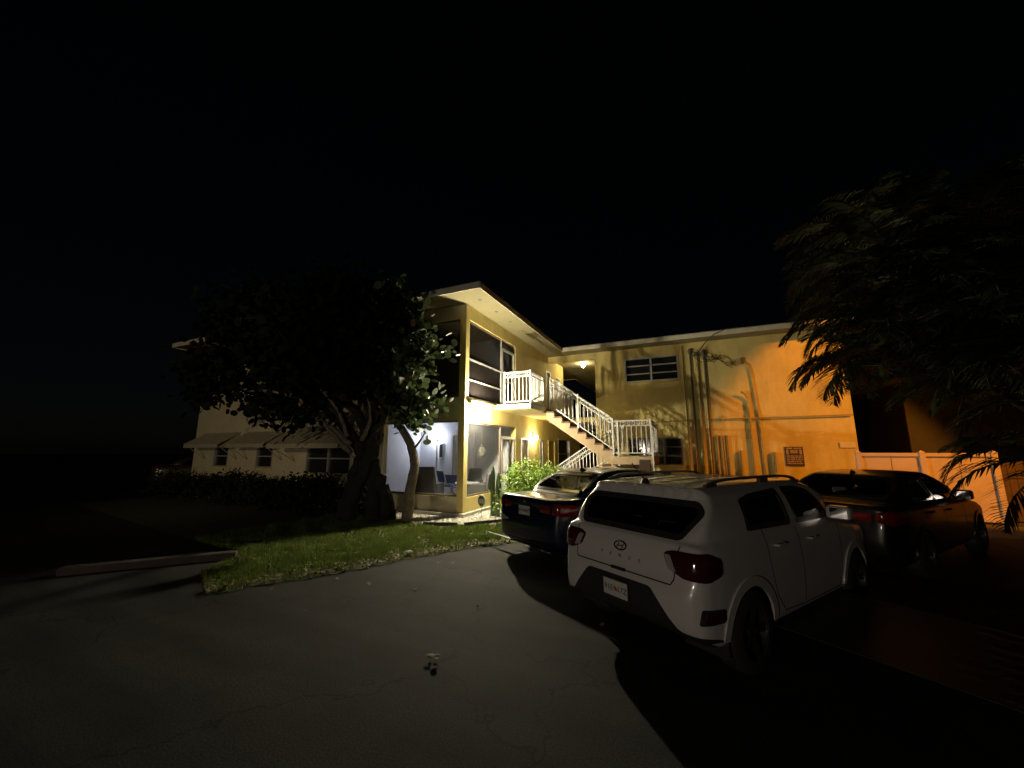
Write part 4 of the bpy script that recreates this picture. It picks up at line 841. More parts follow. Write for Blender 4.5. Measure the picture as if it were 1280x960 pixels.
class CarShape:
    def __init__(s, spec):
        s.sp = spec; s.L, s.W, s.H = spec['L'], spec['W'], spec['H']
        mir = lambda h: h+[(-a, b) for a, b in reversed(h)]
        s.ls = curve(spec['low_side'], 1); s.gs = curve(spec['gh_side'], 1)
        s.lr = curve(mir(spec['low_rear']), 1); s.gr = curve(mir(spec['gh_rear']), 1)
        s.lp = curve([(x, y) for x, y in spec['low_plan']]+[(x, -y) for x, y in reversed(spec['low_plan'])], 1)
        s.gp = curve([(x, y) for x, y in spec['gh_plan']]+[(x, -y) for x, y in reversed(spec['gh_plan'])], 1)
    def f(s, P):
        xz = P[:, [0, 2]]; yz = P[:, [1, 2]]; xy = P[:, [0, 1]]; k = .09
        lo = smax(smax(psdf(xz, s.ls), psdf(yz, s.lr), k), psdf(xy, s.lp), k)
        gh = smax(smax(psdf(xz, s.gs), psdf(yz, s.gr), .05), psdf(xy, s.gp), .06)
        return smin(lo, gh, .035)
    def normal(s, P):
        e = .004; g = np.stack([s.f(P+np.eye(3)[i]*e)-s.f(P-np.eye(3)[i]*e) for i in range(3)], 1); return g/np.maximum(1e-9, np.linalg.norm(g, axis=1))[:, None]
    def shell(s, step=.035):
        L, W, H = s.L, s.W, s.H; zb, zc = .18, .62; nx, ny, nz = int(L/step), int(W/step), int((H-zb)/step)
        X = np.linspace(0, L, nx+1); Y = np.linspace(-W/2, W/2, ny+1); Z = np.linspace(zb, H, nz+1); idx = {}; V = []; F = []
        def vid(i, j, k):
            key = (i, j, k)
            if key not in idx: idx[key] = len(V); V.append((X[i], Y[j], Z[k]))
            return idx[key]
        for i in range(nx):
            for j in range(ny):
                F.append((vid(i, j, 0), vid(i, j+1, 0), vid(i+1, j+1, 0), vid(i+1, j, 0))); F.append((vid(i, j, nz), vid(i+1, j, nz), vid(i+1, j+1, nz), vid(i, j+1, nz)))
            for k in range(nz):
                F.append((vid(i, 0, k), vid(i+1, 0, k), vid(i+1, 0, k+1), vid(i, 0, k+1))); F.append((vid(i, ny, k), vid(i, ny, k+1), vid(i+1, ny, k+1), vid(i+1, ny, k)))
        for j in range(ny):
            for k in range(nz):
                F.append((vid(0, j, k), vid(0, j, k+1), vid(0, j+1, k+1), vid(0, j+1, k))); F.append((vid(nx, j, k), vid(nx, j+1, k), vid(nx, j+1, k+1), vid(nx, j, k+1)))
        V = np.array(V); O = np.stack([np.clip(V[:, 0], .75, L-.95), V[:, 1]*.0, np.full(len(V), zc)], 1); D = V-O; D /= np.linalg.norm(D, axis=1)[:, None]
        lo = np.zeros(len(V)); hi = np.full(len(V), 1.8)
        for _ in range(17):
            m = (lo+hi)/2; ins = s.f(O+D*m[:, None]) < 0; lo = np.where(ins, m, lo); hi = np.where(ins, hi, m)
        return O+D*lo[:, None], np.array(F)
    def project(s, B, D):
        """march from far along direction D onto the body"""
        P = B-D*4.0; t = np.zeros(len(P))
        for _ in range(70):
            d = s.f(P+D*t[:, None]); t = t+np.where(t < 7, d*.9, 0)
            if np.abs(np.where(t < 7, d, 0)).max() < 3e-4: break
        return P+D*t[:, None]
FR = {'rear': lambda a, b: ((0, a, b), (1, 0, 0)), 'front': lambda a, b: ((4, a, b), (-1, 0, 0)), 'left': lambda a, b: ((a, 0, b), (0, -1, 0)), 'right': lambda a, b: ((a, 0, b), (0, 1, 0)), 'top': lambda a, b: ((a, b, 1), (0, 0, -1)),
      'diagR': lambda a, b: ((-a*.5, a*.866, b), (.866, .5, 0)), 'diagL': lambda a, b: ((-a*.5, -a*.866, b), (.866, -.5, 0)),
      'fdiagR': lambda a, b: ((4.2+a*.6, a*.8, b), (-.8, .6, 0)), 'fdiagL': lambda a, b: ((4.2+a*.6, -a*.8, b), (-.8, -.6, 0))}
def rpoly(poly, r=.04, n=5):
    out = []; N = len(poly)
    for i in range(N):
        p0, p, p1 = (np.array(poly[(i+k) % N], float) for k in (-1, 0, 1)); a = p0-p; b = p1-p; la, lb = np.linalg.norm(a), np.linalg.norm(b); rr = min(r, la*.45, lb*.45); a = p+a/la*rr; b = p+b/lb*rr
        for k in range(n+1): t = k/n; out.append((1-t)**2*a+2*t*(1-t)*p+t*t*b)
    return out
def inset(poly, d):
    P = [np.array(p, float) for p in poly]; N = len(P); area = sum(P[i][0]*P[(i+1) % N][1]-P[(i+1) % N][0]*P[i][1] for i in range(N)); sg_ = 1 if area > 0 else -1; out = []
    for i in range(N):
        p0, p, p1 = P[i-1], P[i], P[(i+1) % N]; e0 = (p-p0)/np.linalg.norm(p-p0); e1 = (p1-p)/np.linalg.norm(p1-p); n0 = np.array([-e0[1], e0[0]])*sg_; n1 = np.array([-e1[1], e1[0]])*sg_; b = n0+n1; out.append(p+b*d/max(.3, b@n0))
    return out
def dens(poly, st):
    out = []
    for i in range(len(poly)):
        a, b = np.array(poly[i]), np.array(poly[(i+1) % len(poly)]); n = max(1, int(np.linalg.norm(b-a)/st))
        for k in range(n): out.append(a+(b-a)*k/n)
    return out
def patch(cs, fr, poly, off, name, mt, parent, r=.03, step=.045, skirt=.02, bulge=0):
    pl = rpoly(poly, r) if r else [np.array(p, float) for p in poly]
    bm = bmesh.new(); vs = [bm.verts.new((p[0], p[1], 0)) for p in pl]; bm.faces.new(vs)
    mn = np.min(pl, 0); mx = np.max(pl, 0)
    for ax in (0, 1):
        q = mn[ax]+step
        while q < mx[ax]-.004:
            co = [0, 0, 0]; co[ax] = q; no = [0, 0, 0]; no[ax] = 1
            bmesh.ops.bisect_plane(bm, geom=bm.verts[:]+bm.edges[:]+bm.faces[:], plane_co=co, plane_no=no, dist=1e-5); q += step
    bm.verts.ensure_lookup_table(); ab = np.array([v.co[:2] for v in bm.verts]); B = []; D = None
    for a, b in ab: p, d = FR[fr](a, b); B.append(p); D = d
    D = np.array(D, float); B = np.array(B, float); S = cs.project(B, D); N = cs.normal(S); o = off
    if bulge: dd = -psdf(ab, np.array(pl)); o = off+bulge*np.clip(dd/.04, 0, 1)[:, None]**.6
    Q = S+N*o
    for v, q in zip(bm.verts, Q): v.co = q
    if skirt:
        be = [e for e in bm.edges if e.is_boundary]; g = bmesh.ops.extrude_edge_only(bm, edges=be); nv = [x for x in g['geom'] if isinstance(x, bmesh.types.BMVert)]
        nn = {}
        cen = cs.normal(np.array([v.co[:] for v in nv]))
        for v, n_ in zip(nv, cen): v.co = Vector(np.array(v.co)-n_*skirt)
    bmesh.ops.recalc_face_normals(bm, faces=bm.faces); 
    f0 = max(bm.faces, key=lambda f: f.calc_area())
    if f0.normal.dot(Vector(D)) > 0: bmesh.ops.reverse_faces(bm, faces=bm.faces)
    me = bpy.data.meshes.new(name); bm.to_mesh(me); bm.free(); me.materials.append(mt)
    me.polygons.foreach_set('use_smooth', [True]*len(me.polygons)); me.set_sharp_from_angle(angle=R(35))
    ob = bpy.data.objects.new(name, me); COL.objects.link(ob); ob.parent = parent; return ob
def ring(cs, fr, outer, inner, off, name, mt, parent, st=.05):
    """closed band between two matching outlines lying on the body"""
    O, I = [], []
    for i in range(len(outer)):
        a, b = np.array(outer[i]), np.array(outer[(i+1) % len(outer)]); c, d = np.array(inner[i]), np.array(inner[(i+1) % len(inner)]); n = max(1, int(np.linalg.norm(b-a)/st))
        for k in range(n): O.append(a+(b-a)*k/n); I.append(c+(d-c)*k/n)
    n = len(O); B = []
    for a, b in O+I: p, D = FR[fr](a, b); B.append(p)
    B = np.array(B, float); D = np.array(D, float); S = cs.project(B, D); N = cs.normal(S); T = S+N*off; U_ = S-N*.012
    V = np.concatenate([T, U_]); F = []
    for i in range(n): j = (i+1) % n; F += [(i, j, n+j, n+i), (2*n+i, 2*n+j, j, i), (n+i, n+j, 3*n+j, 3*n+i)]
    m = MB(); m.add(V, F); o = m.build(name, mt, parent, world=False, smooth=True); return o
def strip(cs, fr, pts, w, off, name, mt, parent):
    """thin line (panel gap, trim) following the body"""
    P = []
    for i in range(len(pts)-1):
        a, b = np.array(pts[i], float), np.array(pts[i+1], float); n = max(1, int(np.linalg.norm(b-a)/.04))
        for k in range(n): P.append(a+(b-a)*k/n)
    P.append(np.array(pts[-1], float)); L_, R_ = [], []
    for i, p in enumerate(P):
        t = P[min(i+1, len(P)-1)]-P[max(i-1, 0)]; t /= np.linalg.norm(t); n_ = np.array([-t[1], t[0]])*w/2; L_.append(p+n_); R_.append(p-n_)
    B = []
    for a, b in L_+R_: p, D = FR[fr](a, b); B.append(p)
    D = np.array(D, float); S = cs.project(np.array(B, float), D); N = cs.normal(S); T = S+N*off; U_ = S-N*.01; n = len(P); F = []
    for i in range(n-1): F += [(i, i+1, n+i+1, n+i), (2*n+i, 2*n+i+1, i+1, i), (n+i, n+i+1, 3*n+i+1, 3*n+i)]
    F += [(0, n, 3*n, 2*n), (n-1, 2*n-1, 4*n-1, 3*n-1)]
    return MB().add(np.concatenate([T, U_]), F).build(name, mt, parent, world=False, smooth=True)
TYRE = mat('tyre_rubber', (.018, .018, .018), .85, bump=.3, bscale=40); RIMM = mat('alloy_rim', (.10, .10, .10), .35, metal=.8)
CHROME = mat('chrome', (.55, .55, .55), .12, metal=1); LENSR = mat('red_lens', (.16, .008, .010), .12, spec=.7, coat=.6); LENSD = mat('dark_lens', (.05, .006, .008), .12, spec=.7, coat=.6); LENSC = mat('clear_lens', (.35, .35, .35), .15, spec=.7, coat=.6)
GAP = mat('panel_gap', (.012, .012, .012), .8); CLAD = mat('black_cladding', (.022, .022, .023), .5, var=.15, vscale=20); SEATM = mat('seat_fabric', (.03, .03, .032), .8)
PLATE = mat('plate_white', (.55, .55, .52), .5, var=.06, vscale=30); INK = mat('plate_ink', (.03, .06, .04), .6); ORANGE = mat('plate_orange', (.5, .16, .05), .6)
def wheel(root, x, y, r, side):
    w_ = bpy.data.objects.new('wheel', None); COL.objects.link(w_); w_.parent = root; w_.location = (x, y, r); h = .105
    m = MB(); m.lathe([(r*.66, -h), (r*.9, -h), (r*.985, -h*.8), (r, -h*.5), (r, h*.5), (r*.985, h*.8), (r*.9, h), (r*.66, h), (r*.64, 0), (r*.66, -h)], 40, axis='y'); m.build('tyre', TYRE, w_, world=False, smooth=True)
    m = MB(); s = side; m.lathe([(r*.665, -h*.9), (r*.665, h*.9), (r*.63, h*.9), (r*.60, 0), (r*.63, -h*.9), (r*.665, -h*.9)], 32, axis='y')
    m.lathe([(0, s*.075), (.06, s*.075), (.075, s*.06), (.075, s*.02), (0, s*.02)], 20, axis='y')
    for k in range(5):
        a = 2*math.pi*k/5
        for da in (-.13, .13): m.bar((.05*math.cos(a), s*.06, .05*math.sin(a)), (r*.635*math.cos(a+da), s*.07, r*.635*math.sin(a+da)), .035, .03)
    m.build('rim', RIMM, w_, world=False, smooth=True); return w_
def plate(root, x, z, txt, tilt=0, dim=1, y=0):
    p = box('license_plate', (x-.012, y-.153, z-.077), (x-.004, y+.153, z+.077), PLATE, root, world=False, bevel=.003)
    # writing faces the rear (-x): local x of the text runs towards -y
    M = Matrix(((0, 0, -1, x-.0135), (-1, 0, 0, y), (0, 1, 0, z-.005), (0, 0, 0, 1)))
    a, b = txt
    text_mesh('plate_lettering', a, .072, INK, p, M @ Matrix.Translation((-.080, 0, 0)), .0008); text_mesh('plate_lettering', b, .072, INK, p, M @ Matrix.Translation((.080, 0, 0)), .0008)
    c = MB(); 
    for (cy, cz) in ((.006, .004), (-.010, -.008)): c.lathe([(.0, -.0012), (.017, -.0012), (.017, .0005)], 14, (x-.0135, y+cy, z+cz), 'x')
    c.build('plate_emblem', ORANGE, p, world=False)
    m = MB(); 
    for sy in (-1, 1):
        for sz in (-1, 1): m.box((x-.015, y+sy*.149-.004, z-.077), (x-.003, y+sy*.149+.004, z+.077))
    m.box((x-.015, y-.153, z+.07), (x-.003, y+.153, z+.081)); m.box((x-.015, y-.153, z-.081), (x-.003, y+.153, z-.07)); m.build('plate_frame', CHROME, p, world=False)
    return p
def mk_car(name, label, spec, paint, loc, rz, scale=1, group=None):
    cs = CarShape(spec); root = thing(name, label, 'car', loc, rz, group, scale); V, F = cs.shell(spec.get('step', .035)); C = V[F].mean(1); Nn = cs.normal(C); kill = np.zeros(len(F), bool)
    for (fr, poly) in spec['glass']:
        ip = np.array(inset(poly, .015))
        if fr in ('rear', 'front'): c2 = C[:, [1, 2]]; ok = (Nn[:, 0] < -.1) if fr == 'rear' else (Nn[:, 0] > .1)
        else: c2 = C[:, [0, 2]]; ok = (Nn[:, 1] > .3) if fr == 'left' else (Nn[:, 1] < -.3)
        kill |= (psdf(c2, ip) < 0) & ok
    for wx in spec['wheels_x']: kill |= (np.hypot(C[:, 0]-wx, C[:, 2]-spec['wr']) < spec['arch']) & (np.abs(C[:, 1]) > .5) & (C[:, 2] < .95)
    keep = F[~kill]; used = np.unique(keep); mp = -np.ones(len(V), int); mp[used] = np.arange(len(used))
    b = raw_mesh('body', V[used], mp[keep], paint, None, True); b.parent = root
    for i, (fr, poly) in enumerate(spec['glass']):
        ip = inset(poly, .012); nm = {'rear': 'rear_window', 'front': 'windshield', 'left': 'side_window', 'right': 'side_window'}[fr]
        o = patch(cs, fr, ip, -.004, nm, spec['glass_mat'][i] if 'glass_mat' in spec else GLASS_T, root, r=.035, skirt=0)
        ring(cs, fr, rpoly(poly, .05), rpoly(inset(poly, spec.get('trimw', .04)), .03), .004, 'window_trim', spec.get('trim', CLAD), o)
    for wx in spec['wheels_x']:
        for s in (-1, 1): wheel(root, wx, s*(spec['W']/2-.125), spec['wr'], s)
        m = MB()
        for s in (-1, 1):
            ya_, yb_ = sorted((s*.45, s*(spec['W']/2-.05))); a = spec['arch']+.005; n = 16; arc = [(wx+a*math.cos(math.pi*k/n), spec['wr']+a*math.sin(math.pi*k/n)) for k in range(n+1)]
            arc = [(wx+a, .2)]+arc+[(wx-a, .2)]; k = len(arc); m.add([(x, ya_, z) for x, z in arc]+[(x, yb_, z) for x, z in arc], [(i, i+1, k+i+1, k+i) for i in range(k-1)])
            yy = s*.45; m.add([(x, yy, z) for x, z in arc], [tuple(range(k))])
        m.build('wheel_well', CLAD, root, world=False)
    for s, fr in ((-1, 'right'), (1, 'left')):
        for wx in spec['wheels_x']:
            a = spec['arch']; n = 18; tw = spec['arch_trim']; angs = [R(-8)+R(196)*k/n for k in range(n+1)]
            pts = [(wx+(a+tw/2)*math.cos(t), spec['wr']+(a+tw/2)*math.sin(t)) for t in angs]
            pts = [p for p in pts if p[1] > spec.get('arch_lo', .24)]
            strip(cs, fr, pts, tw+.03, .012, 'arch_trim', spec['arch_mat'], root)
        for pts in spec['seams']: strip(cs, fr, pts, .008, .0015, 'door_seam', GAP, root)
        for hx, hz in spec['handles']:
            P = cs.project(np.array([[hx, 0, hz], [hx+.09, 0, hz], [hx+.18, 0, hz]], float), np.array([0, -s, 0.])); m = MB(); m.tube([P[0]+[0, 0, 0], P[0]+[.02, s*.03, 0], P[1]+[0, s*.036, 0], P[2]+[-.02, s*.03, 0], P[2]], .012, 8); m.build('door_handle', spec['handle_mat'], root, world=False, smooth=True)
        if 'sill' in spec: patch(cs, fr, spec['sill'], .008, 'sill_trim', CLAD, root, r=.02, step=.1)
        mx_, mz = spec['mirror']; P = cs.project(np.array([[mx_, 0, mz]]), np.array([0, -s, 0.]))[0]
        m = MB(); m.box((P[0]-.05, min(P[1], P[1]+s*.23) , P[2]+.02), (P[0]+.09, max(P[1], P[1]+s*.23), P[2]+.17)); mo = m.build('wing_mirror', spec.get('mirror_mat', paint), root, world=False, bevel=.035)
        m = MB(); m.box((P[0]-.055, min(P[1]+s*.05, P[1]+s*.21), P[2]+.04), (P[0]-.051, max(P[1]+s*.05, P[1]+s*.21), P[2]+.15)); m.build('mirror_glass', CHROME, mo, world=False)
    # cabin
    zf = .32; m = MB(); m.box((.9, -.68, zf-.05), (spec['cab'][1], .68, zf)); m.build('cabin_floor', SEATM, root, world=False)
    for sx in spec['seats']:
        for s in (-1, 1) if sx > spec['seats'][0] else (-1, 0, 1):
            w2 = .24 if sx > spec['seats'][0] else .22; yy = s*(.36 if sx > spec['seats'][0] else .42)
            m = MB(); m.box((sx, yy-w2, zf), (sx+.5, yy+w2, zf+.22)); x0 = sx-.08
            m.add([(x0, yy-w2, zf+.15), (x0+.14, yy-w2, zf+.15), (x0+.14, yy+w2, zf+.15), (x0, yy+w2, zf+.15), (x0-.2, yy-w2*.85, zf+.58), (x0-.1, yy-w2*.85, zf+.60), (x0-.1, yy+w2*.85, zf+.60), (x0-.2, yy+w2*.85, zf+.58)], [(0, 1, 2, 3), (7, 6, 5, 4), (0, 4, 5, 1), (1, 5, 6, 2), (2, 6, 7, 3), (3, 7, 4, 0)])
            o = m.build('seat', SEATM, root, world=False, bevel=.04); m = MB(); m.box((x0-.27, yy-.12, zf+.62), (x0-.16, yy+.12, zf+.79)); m.build('headrest', SEATM, o, world=False, bevel=.04)
    m = MB(); m.box((spec['cab'][1]-.35, -.66, zf+.2), (spec['cab'][1]+.05, .66, zf+.58)); m.build('dashboard', SEATM, root, world=False, bevel=.05)
    return cs, root
GLASS_T = see_through('car_glass', (.78, .79, .77)); GLASS_D = see_through('tinted_car_glass', (.34, .34, .34))
# ---- white compact SUV
SUVP = mat('white_car_paint', (.60, .585, .56), .3, spec=.5, coat=1.0, two=(.03, .03, .03))
suv = dict(L=4.04, W=1.77, H=1.58, wr=.33, arch=.385, wheels_x=(.74, 3.26), step=.032,
  low_side=[(.16, .34), (.02, .40), (-.03, .52), (-.02, .70), (.05, .80), (.07, .96), (.13, 1.10), (.9, 1.12), (2.95, 1.07), (3.2, 1.02), (3.75, .95), (3.96, .84), (4.03, .62), (4.03, .40), (3.95, .24), (.34, .27)],
  gh_side=[(.12, 1.0), (.17, 1.12), (.46, 1.435), (.41, 1.475), (.42, 1.515), (.70, 1.545), (1.5, 1.575), (2.3, 1.545), (2.62, 1.47), (3.25, 1.05), (3.25, .9), (.14, .9)],
  low_rear=[(0, .22), (.78, .22), (.85, .33), (.885, .55), (.885, .80), (.855, 1.0), (.80, 1.14), (0, 1.14)],
  gh_rear=[(0, .85), (.86, .85), (.84, 1.10), (.715, 1.43), (.60, 1.545), (.4, 1.575), (0, 1.58)],
  low_plan=[(-.03, .0), (-.03, .54), (.02, .72), (.11, .82), (.35, .87), (.8, .885), (3.3, .885), (3.7, .84), (3.92, .72), (4.01, .45), (4.04, 0)],
  gh_plan=[(.1, 0), (.12, .64), (.22, .76), (.5, .80), (1.0, .82), (2.4, .82), (2.9, .76), (3.15, .55), (3.22, .3), (3.26, 0)],
  glass=[('rear', [(-.60, 1.09), (.60, 1.09), (.735, 1.315), (.64, 1.405), (-.64, 1.405), (-.735, 1.315)]), ('front', [(-.70, 1.08), (.70, 1.08), (.58, 1.45), (-.58, 1.45)]),
         ('right', [(.86, 1.13), (1.74, 1.11), (1.74, 1.465), (1.15, 1.44), (.90, 1.40)]), ('right', [(1.86, 1.11), (2.85, 1.09), (2.45, 1.42), (2.2, 1.465), (1.86, 1.47)]),
         ('left', [(.86, 1.13), (1.74, 1.11), (1.74, 1.465), (1.15, 1.44), (.90, 1.40)]), ('left', [(1.86, 1.11), (2.85, 1.09), (2.45, 1.42), (2.2, 1.465), (1.86, 1.47)])],
  trimw=.05, arch_trim=.05, arch_mat=SUVP, arch_lo=.34,
  seams=[[(1.80, 1.09), (1.80, .38)], [(1.12, 1.12), (1.13, .82), (1.2, .55), (1.35, .38), (1.8, .36), (2.7, .36), (2.80, .5), (2.86, 1.06)]], handles=[(1.26, .97), (2.0, .95)], handle_mat=SUVP, mirror=(2.72, 1.06), mirror_mat=SUVP, sill=[(1.16, .22), (2.80, .22), (2.80, .33), (1.16, .33)], cab=(.9, 3.0), seats=(1.15, 2.05))
suv['glass_mat'] = [GLASS_D, GLASS_T, GLASS_D, GLASS_T, GLASS_D, GLASS_T]
CS, rt = mk_car('suv_car', 'white compact hatchback SUV with roof rails nearest the camera', suv, SUVP, SUV_POSE[:3], SUV_POSE[3], SUV_POSE[4])
patch(CS, 'rear', [(-.83, .22), (.83, .22), (.83, .40), (.62, .42), (.37, .70), (-.37, .70), (-.62, .42), (-.83, .40)], .006, 'bumper_cladding', CLAD, rt, r=.04)
for s, fr in ((-1, 'diagR'), (1, 'diagL')):
    # tail lamp wraps the corner; a runs across the corner, towards the car centre for larger a on the right side
    q = -1 if s > 0 else -1
    patch(CS, fr, [(-.90, .85), (-.90, .97), (-.80, 1.03), (-.53, 1.02), (-.45, .99), (-.48, .88), (-.60, .82), (-.80, .81)], .004, 'tail_light', LENSD, rt, r=.03, bulge=.018)
    o = patch(CS, fr, [(-.56, .86), (-.52, .98), (-.47, .98), (-.50, .87)], .026, 'reverse_lamp', LENSC, rt, r=.012, bulge=.0)
    patch(CS, fr, [(-.90, .50), (-.90, .60), (-.73, .62), (-.70, .50)], .004, 'fog_lamp_frame', CLAD, rt, r=.02, bulge=.008)
    patch(CS, fr, [(-.875, .52), (-.875, .58), (-.76, .60), (-.74, .52)], .016, 'fog_lamp', LENSD, rt, r=.015, bulge=.004)
strip(CS, 'rear', [(-.62, 1.06), (-.60, 1.0), (-.585, .80), (-.56, .755), (-.1, .755), (.1, .755), (.56, .755), (.585, .80), (.60, 1.0), (.62, 1.06)], .010, .0015, 'hatch_seam', GAP, rt)
patch(CS, 'rear', [(-.09, .742), (.09, .742), (.09, .768), (-.09, .768)], .004, 'hatch_handle', CLAD, rt, r=.01)
P0 = CS.project(np.array([[0, 0, .60]]), np.array([1., 0, 0]))[0]; plate(rt, P0[0]-.01, .585, ('91E', '17Z'))
def on_body_text(cs, root, body, size, z, mt, name, spread=None):
    chars = list(body); n = len(chars)
    for i, ch in enumerate(chars):
        y = (spread*(n-1)/2-spread*i); S = cs.project(np.array([[0, y, z]], float), np.array([1., 0, 0])); N = cs.normal(S)[0]; p = S[0]+N*.003; up = Vector((0, 0, 1)); n_ = Vector(N); xx = up.cross(n_).normalized(); yy = n_.cross(xx)
        text_mesh(name, ch, size, mt, root, Matrix(((xx.x, yy.x, n_.x, p[0]), (xx.y, yy.y, n_.y, p[1]), (xx.z, yy.z, n_.z, p[2]), (0, 0, 0, 1))), .0025)
on_body_text(CS, rt, 'VENUE', .045, .865, CHROME, 'model_lettering', .115)
S_ = CS.project(np.array([[0, 0, .955]], float), np.array([1., 0, 0])); N_ = Vector(CS.normal(S_)[0]); C_ = Vector(S_[0])+N_*.008; X_ = Vector((0, 0, 1)).cross(N_).normalized(); Y_ = N_.cross(X_)
m = MB(); rg_ = [C_+X_*(.072*math.cos(t))+Y_*(.040*math.sin(t)) for t in np.linspace(0, 2*math.pi, 25)]; m.tube(rg_, .0065, 6, cap=False)
for a, b in (((-.042, -.022), (-.018, .027)), ((.018, -.027), (.042, .022)), ((-.03, -.003), (.03, .003))): m.bar(C_+X_*a[0]+Y_*a[1], C_+X_*b[0]+Y_*b[1], .012, .008)
m.build('badge', mat('dark_chrome', (.10, .10, .10), .2, metal=1), rt, world=False, smooth=True)
for s in (-1, 1):
    pts = []
    for x, h in ((.62, .0), (.72, .035), (.95, .05), (1.7, .05), (2.2, .045), (2.42, .03), (2.52, .0)):
        p = CS.project(np.array([[x, s*.60, 1]]), np.array([0, 0, -1.]))[0]; pts.append((p[0], p[1], p[2]+h))
    m = MB(); sp_ = smooth_path(pts, 5)
    for i in range(len(sp_)-1): m.bar(sp_[i], sp_[i+1], .035, .028)
    for k in (3, len(sp_)//2, len(sp_)-4): p = sp_[k]; m.box((p[0]-.09, p[1]-.017, p[2]-.07), (p[0]+.09, p[1]+.017, p[2]))
    m.build('roof_rail', mat('rail_silver', (.20, .19, .18), .4, metal=.7), rt, world=False)
for yy in (-.36, -.12, .12, .36): strip(CS, 'top', [(.6, yy), (2.3, yy)], .05, .007, 'roof_rib', SUVP, rt)
p = CS.project(np.array([[.52, 0.02, 1]]), np.array([0, 0, -1.]))[0]; m = MB(); m.lathe([(0, .05), (.02, .048), (.035, .03), (.05, -.01)], 14, (p[0], p[1], p[2])); m.tube([(p[0], p[1], p[2]+.03), (p[0]-.20, p[1]+.0, p[2]+.21)], [.007, .005], 6); m.build('antenna', CLAD, rt, world=False, smooth=True)
# ---- sedans
def sedan_spec(paint, trim, gm):
    return dict(L=4.63, W=1.80, H=1.43, wr=.325, arch=.365, wheels_x=(.98, 3.76), step=.036,
      low_side=[(.20, .24), (.06, .34), (.0, .52), (.02, .66), (.06, .82), (.05, 1.0), (.10, 1.03), (.7, 1.05), (2.0, 1.0), (3.1, .96), (3.4, .95), (4.1, .84), (4.5, .70), (4.62, .52), (4.60, .30), (4.45, .2), (.35, .2)],
      gh_side=[(.62, .95), (.66, 1.035), (1.28, 1.36), (1.7, 1.42), (2.2, 1.435), (2.65, 1.39), (3.5, .97), (3.5, .85), (.62, .85)],
      low_rear=[(0, .2), (.78, .2), (.86, .32), (.90, .55), (.89, .78), (.84, .95), (.74, 1.03), (0, 1.06)],
      gh_rear=[(0, .8), (.84, .8), (.79, 1.0), (.61, 1.34), (.50, 1.42), (0, 1.44)],
      low_plan=[(0, 0), (.01, .50), (.06, .70), (.16, .80), (.5, .88), (1.2, .90), (3.6, .90), (4.15, .86), (4.45, .72), (4.6, .40), (4.63, 0)],
      gh_plan=[(.6, 0), (.64, .55), (.9, .70), (1.3, .78), (2.8, .79), (3.2, .74), (3.45, .5), (3.52, 0)],
      glass=[('rear', [(-.62, 1.065), (.62, 1.065), (.51, 1.345), (-.51, 1.345)]), ('front', [(-.70, 1.0), (.70, 1.0), (.56, 1.36), (-.56, 1.36)])]+
            [(s, p) for s in ('right', 'left') for p in ([(1.12, 1.015), (1.95, 1.0), (1.95, 1.345), (1.68, 1.33), (1.40, 1.25)], [(2.03, 1.0), (3.05, .985), (2.62, 1.27), (2.4, 1.34), (2.03, 1.35)])],
      glass_mat=gm, trimw=.035, trim=trim, arch_trim=.02, arch_mat=paint,
      seams=[[(1.99, 1.0), (2.0, .36)], [(1.06, 1.0), (1.12, .88), (1.36, .66), (1.42, .36), (2.9, .34), (2.98, .6), (2.98, .97)]], handles=[(1.30, .87), (2.10, .85)], handle_mat=paint, mirror=(2.78, .95), cab=(1.0, 3.2), seats=(1.35, 2.15))
BLUEP = mat('dark_blue_paint', (.005, .008, .03), .28, spec=.5, coat=.7, two=(.02, .02, .02)); BLACKP = mat('black_car_paint', (.008, .007, .007), .3, spec=.4, coat=.45, two=(.02, .02, .02))
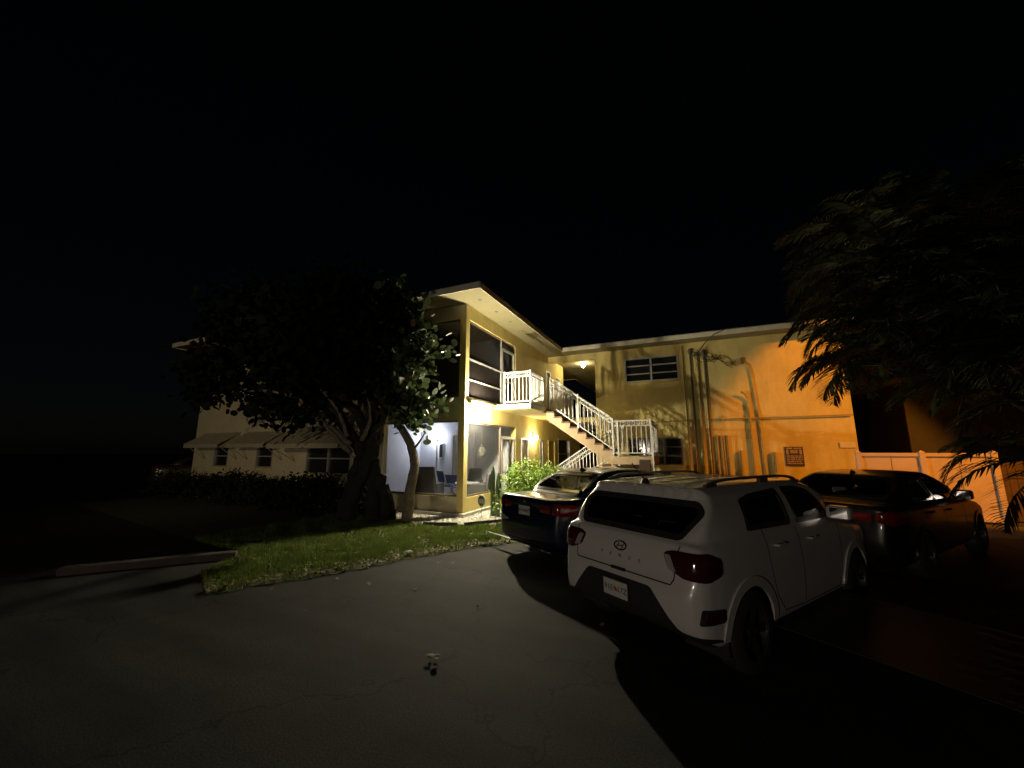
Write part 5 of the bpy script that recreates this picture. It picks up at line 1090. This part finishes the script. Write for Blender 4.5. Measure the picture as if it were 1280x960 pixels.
def sedan(label, paint, pose, trim, gm, pl, white_tag=False, name='sedan_car'):
    cs, r_ = mk_car(name, label, sedan_spec(paint, trim, gm), paint, pose[:3], pose[3], pose[4])
    for fr in ('diagR', 'diagL'):
        patch(cs, fr, [(-.95, .80), (-.93, .93), (-.74, .955), (-.60, .93), (-.60, .80), (-.78, .77)], .003, 'tail_light', LENSR, r_, r=.03, bulge=.012)
    for s in (-1, 1): patch(cs, 'rear', [(s*.60, .80), (s*.60, .925), (s*.36, .90), (s*.38, .82)], .003, 'tail_light', LENSR, r_, r=.02, bulge=.008)
    strip(cs, 'rear', [(-.60, .98), (-.56, .72), (0, .70), (.56, .72), (.60, .98)], .008, .0015, 'boot_seam', GAP, r_)
    strip(cs, 'top', [(.60, -.60), (.60, .60)], .012, .0015, 'boot_seam', GAP, r_)
    patch(cs, 'rear', [(-.6, .22), (.6, .22), (.55, .34), (-.55, .34)], .005, 'rear_diffuser', CLAD, r_, r=.03)
    S_ = cs.project(np.array([[0, 0, .95]]), np.array([1., 0, 0]))[0]; m = MB(); m.lathe([(0, -.008), (.03, -.008), (.04, -.002), (.04, .004)], 20, (S_[0]-.004, 0, .95), 'x'); m.build('badge', CHROME, r_, world=False, smooth=True)
    p = cs.project(np.array([[1.45, 0, 1]]), np.array([0, 0, -1.]))[0]; m = MB(); m.add([(p[0]-.10, -.02, p[2]-.01), (p[0]+.10, -.025, p[2]-.01), (p[0]+.10, .025, p[2]-.01), (p[0]-.10, .02, p[2]-.01), (p[0]-.09, 0, p[2]+.055), (p[0]-.02, 0, p[2]+.045)], [(0, 1, 2, 3), (0, 4, 5, 1), (3, 2, 5, 4), (1, 5, 2), (0, 3, 4)]); m.build('roof_fin', paint, r_, world=False)
    for fr in ('fdiagR', 'fdiagL'): patch(cs, fr, [(-.76, .66), (-.74, .78), (-.5, .74), (-.36, .62), (-.55, .58)], .003, 'headlight', LENSC, r_, r=.03, bulge=.008)
    return cs, r_
def copy_tree(o, parent=None):
    c_ = o.copy(); COL.objects.link(c_); c_.parent = parent
    for ch in list(o.children): copy_tree(ch, c_)
    return c_
def repaint(o, a_, b_, g_, h_):
    for ch in [o]+list(o.children_recursive):
        if ch.type == 'MESH' and ch.data.materials and ch.data.materials[0] in (a_, g_):
            new = b_ if ch.data.materials[0] == a_ else h_
            if new is ch.data.materials[0]: continue
            ch.data = ch.data.copy(); ch.data.materials[0] = new
cb, rb_ = sedan('dark blue sedan parked with its boot beside the green shrub', BLUEP, BLUE_POSE, CHROME, [GLASS_T]*6, None)
PX_ = cb.project(np.array([[0, 0, .80]]), np.array([1., 0, 0]))[0][0]
def another(label, paint, pose, glass, pl):
    c_ = copy_tree(rb_); repaint(c_, BLUEP, paint, GLASS_T, glass); c_.location = pose[:3]; c_.rotation_euler = (0, 0, pose[3]); c_['label'] = label; plate(c_, PX_-.004, .80, pl); return c_
another('black sedan with see through windows parked by the pale fence', BLACKP, BLACK_POSE, GLASS_T, ('H7C', '36N'))
another('dim dark car parked far off beyond the left wing', mat('dim_car_paint', (.05, .035, .025), .3, coat=.5, two=(.02, .02, .02)), FAR_POSE, GLASS_D, ('P2R', '51B'))
plate(rb_, PX_-.004, .80, ('K4T', '82P'))
patch(cb, 'rear', [(.42, .61), (.86, .56), (.86, .66), (.60, .665)], .006, 'bumper_tape', mat('silver_tape', (.45, .45, .60), .35, metal=.3), rb_, r=.01)
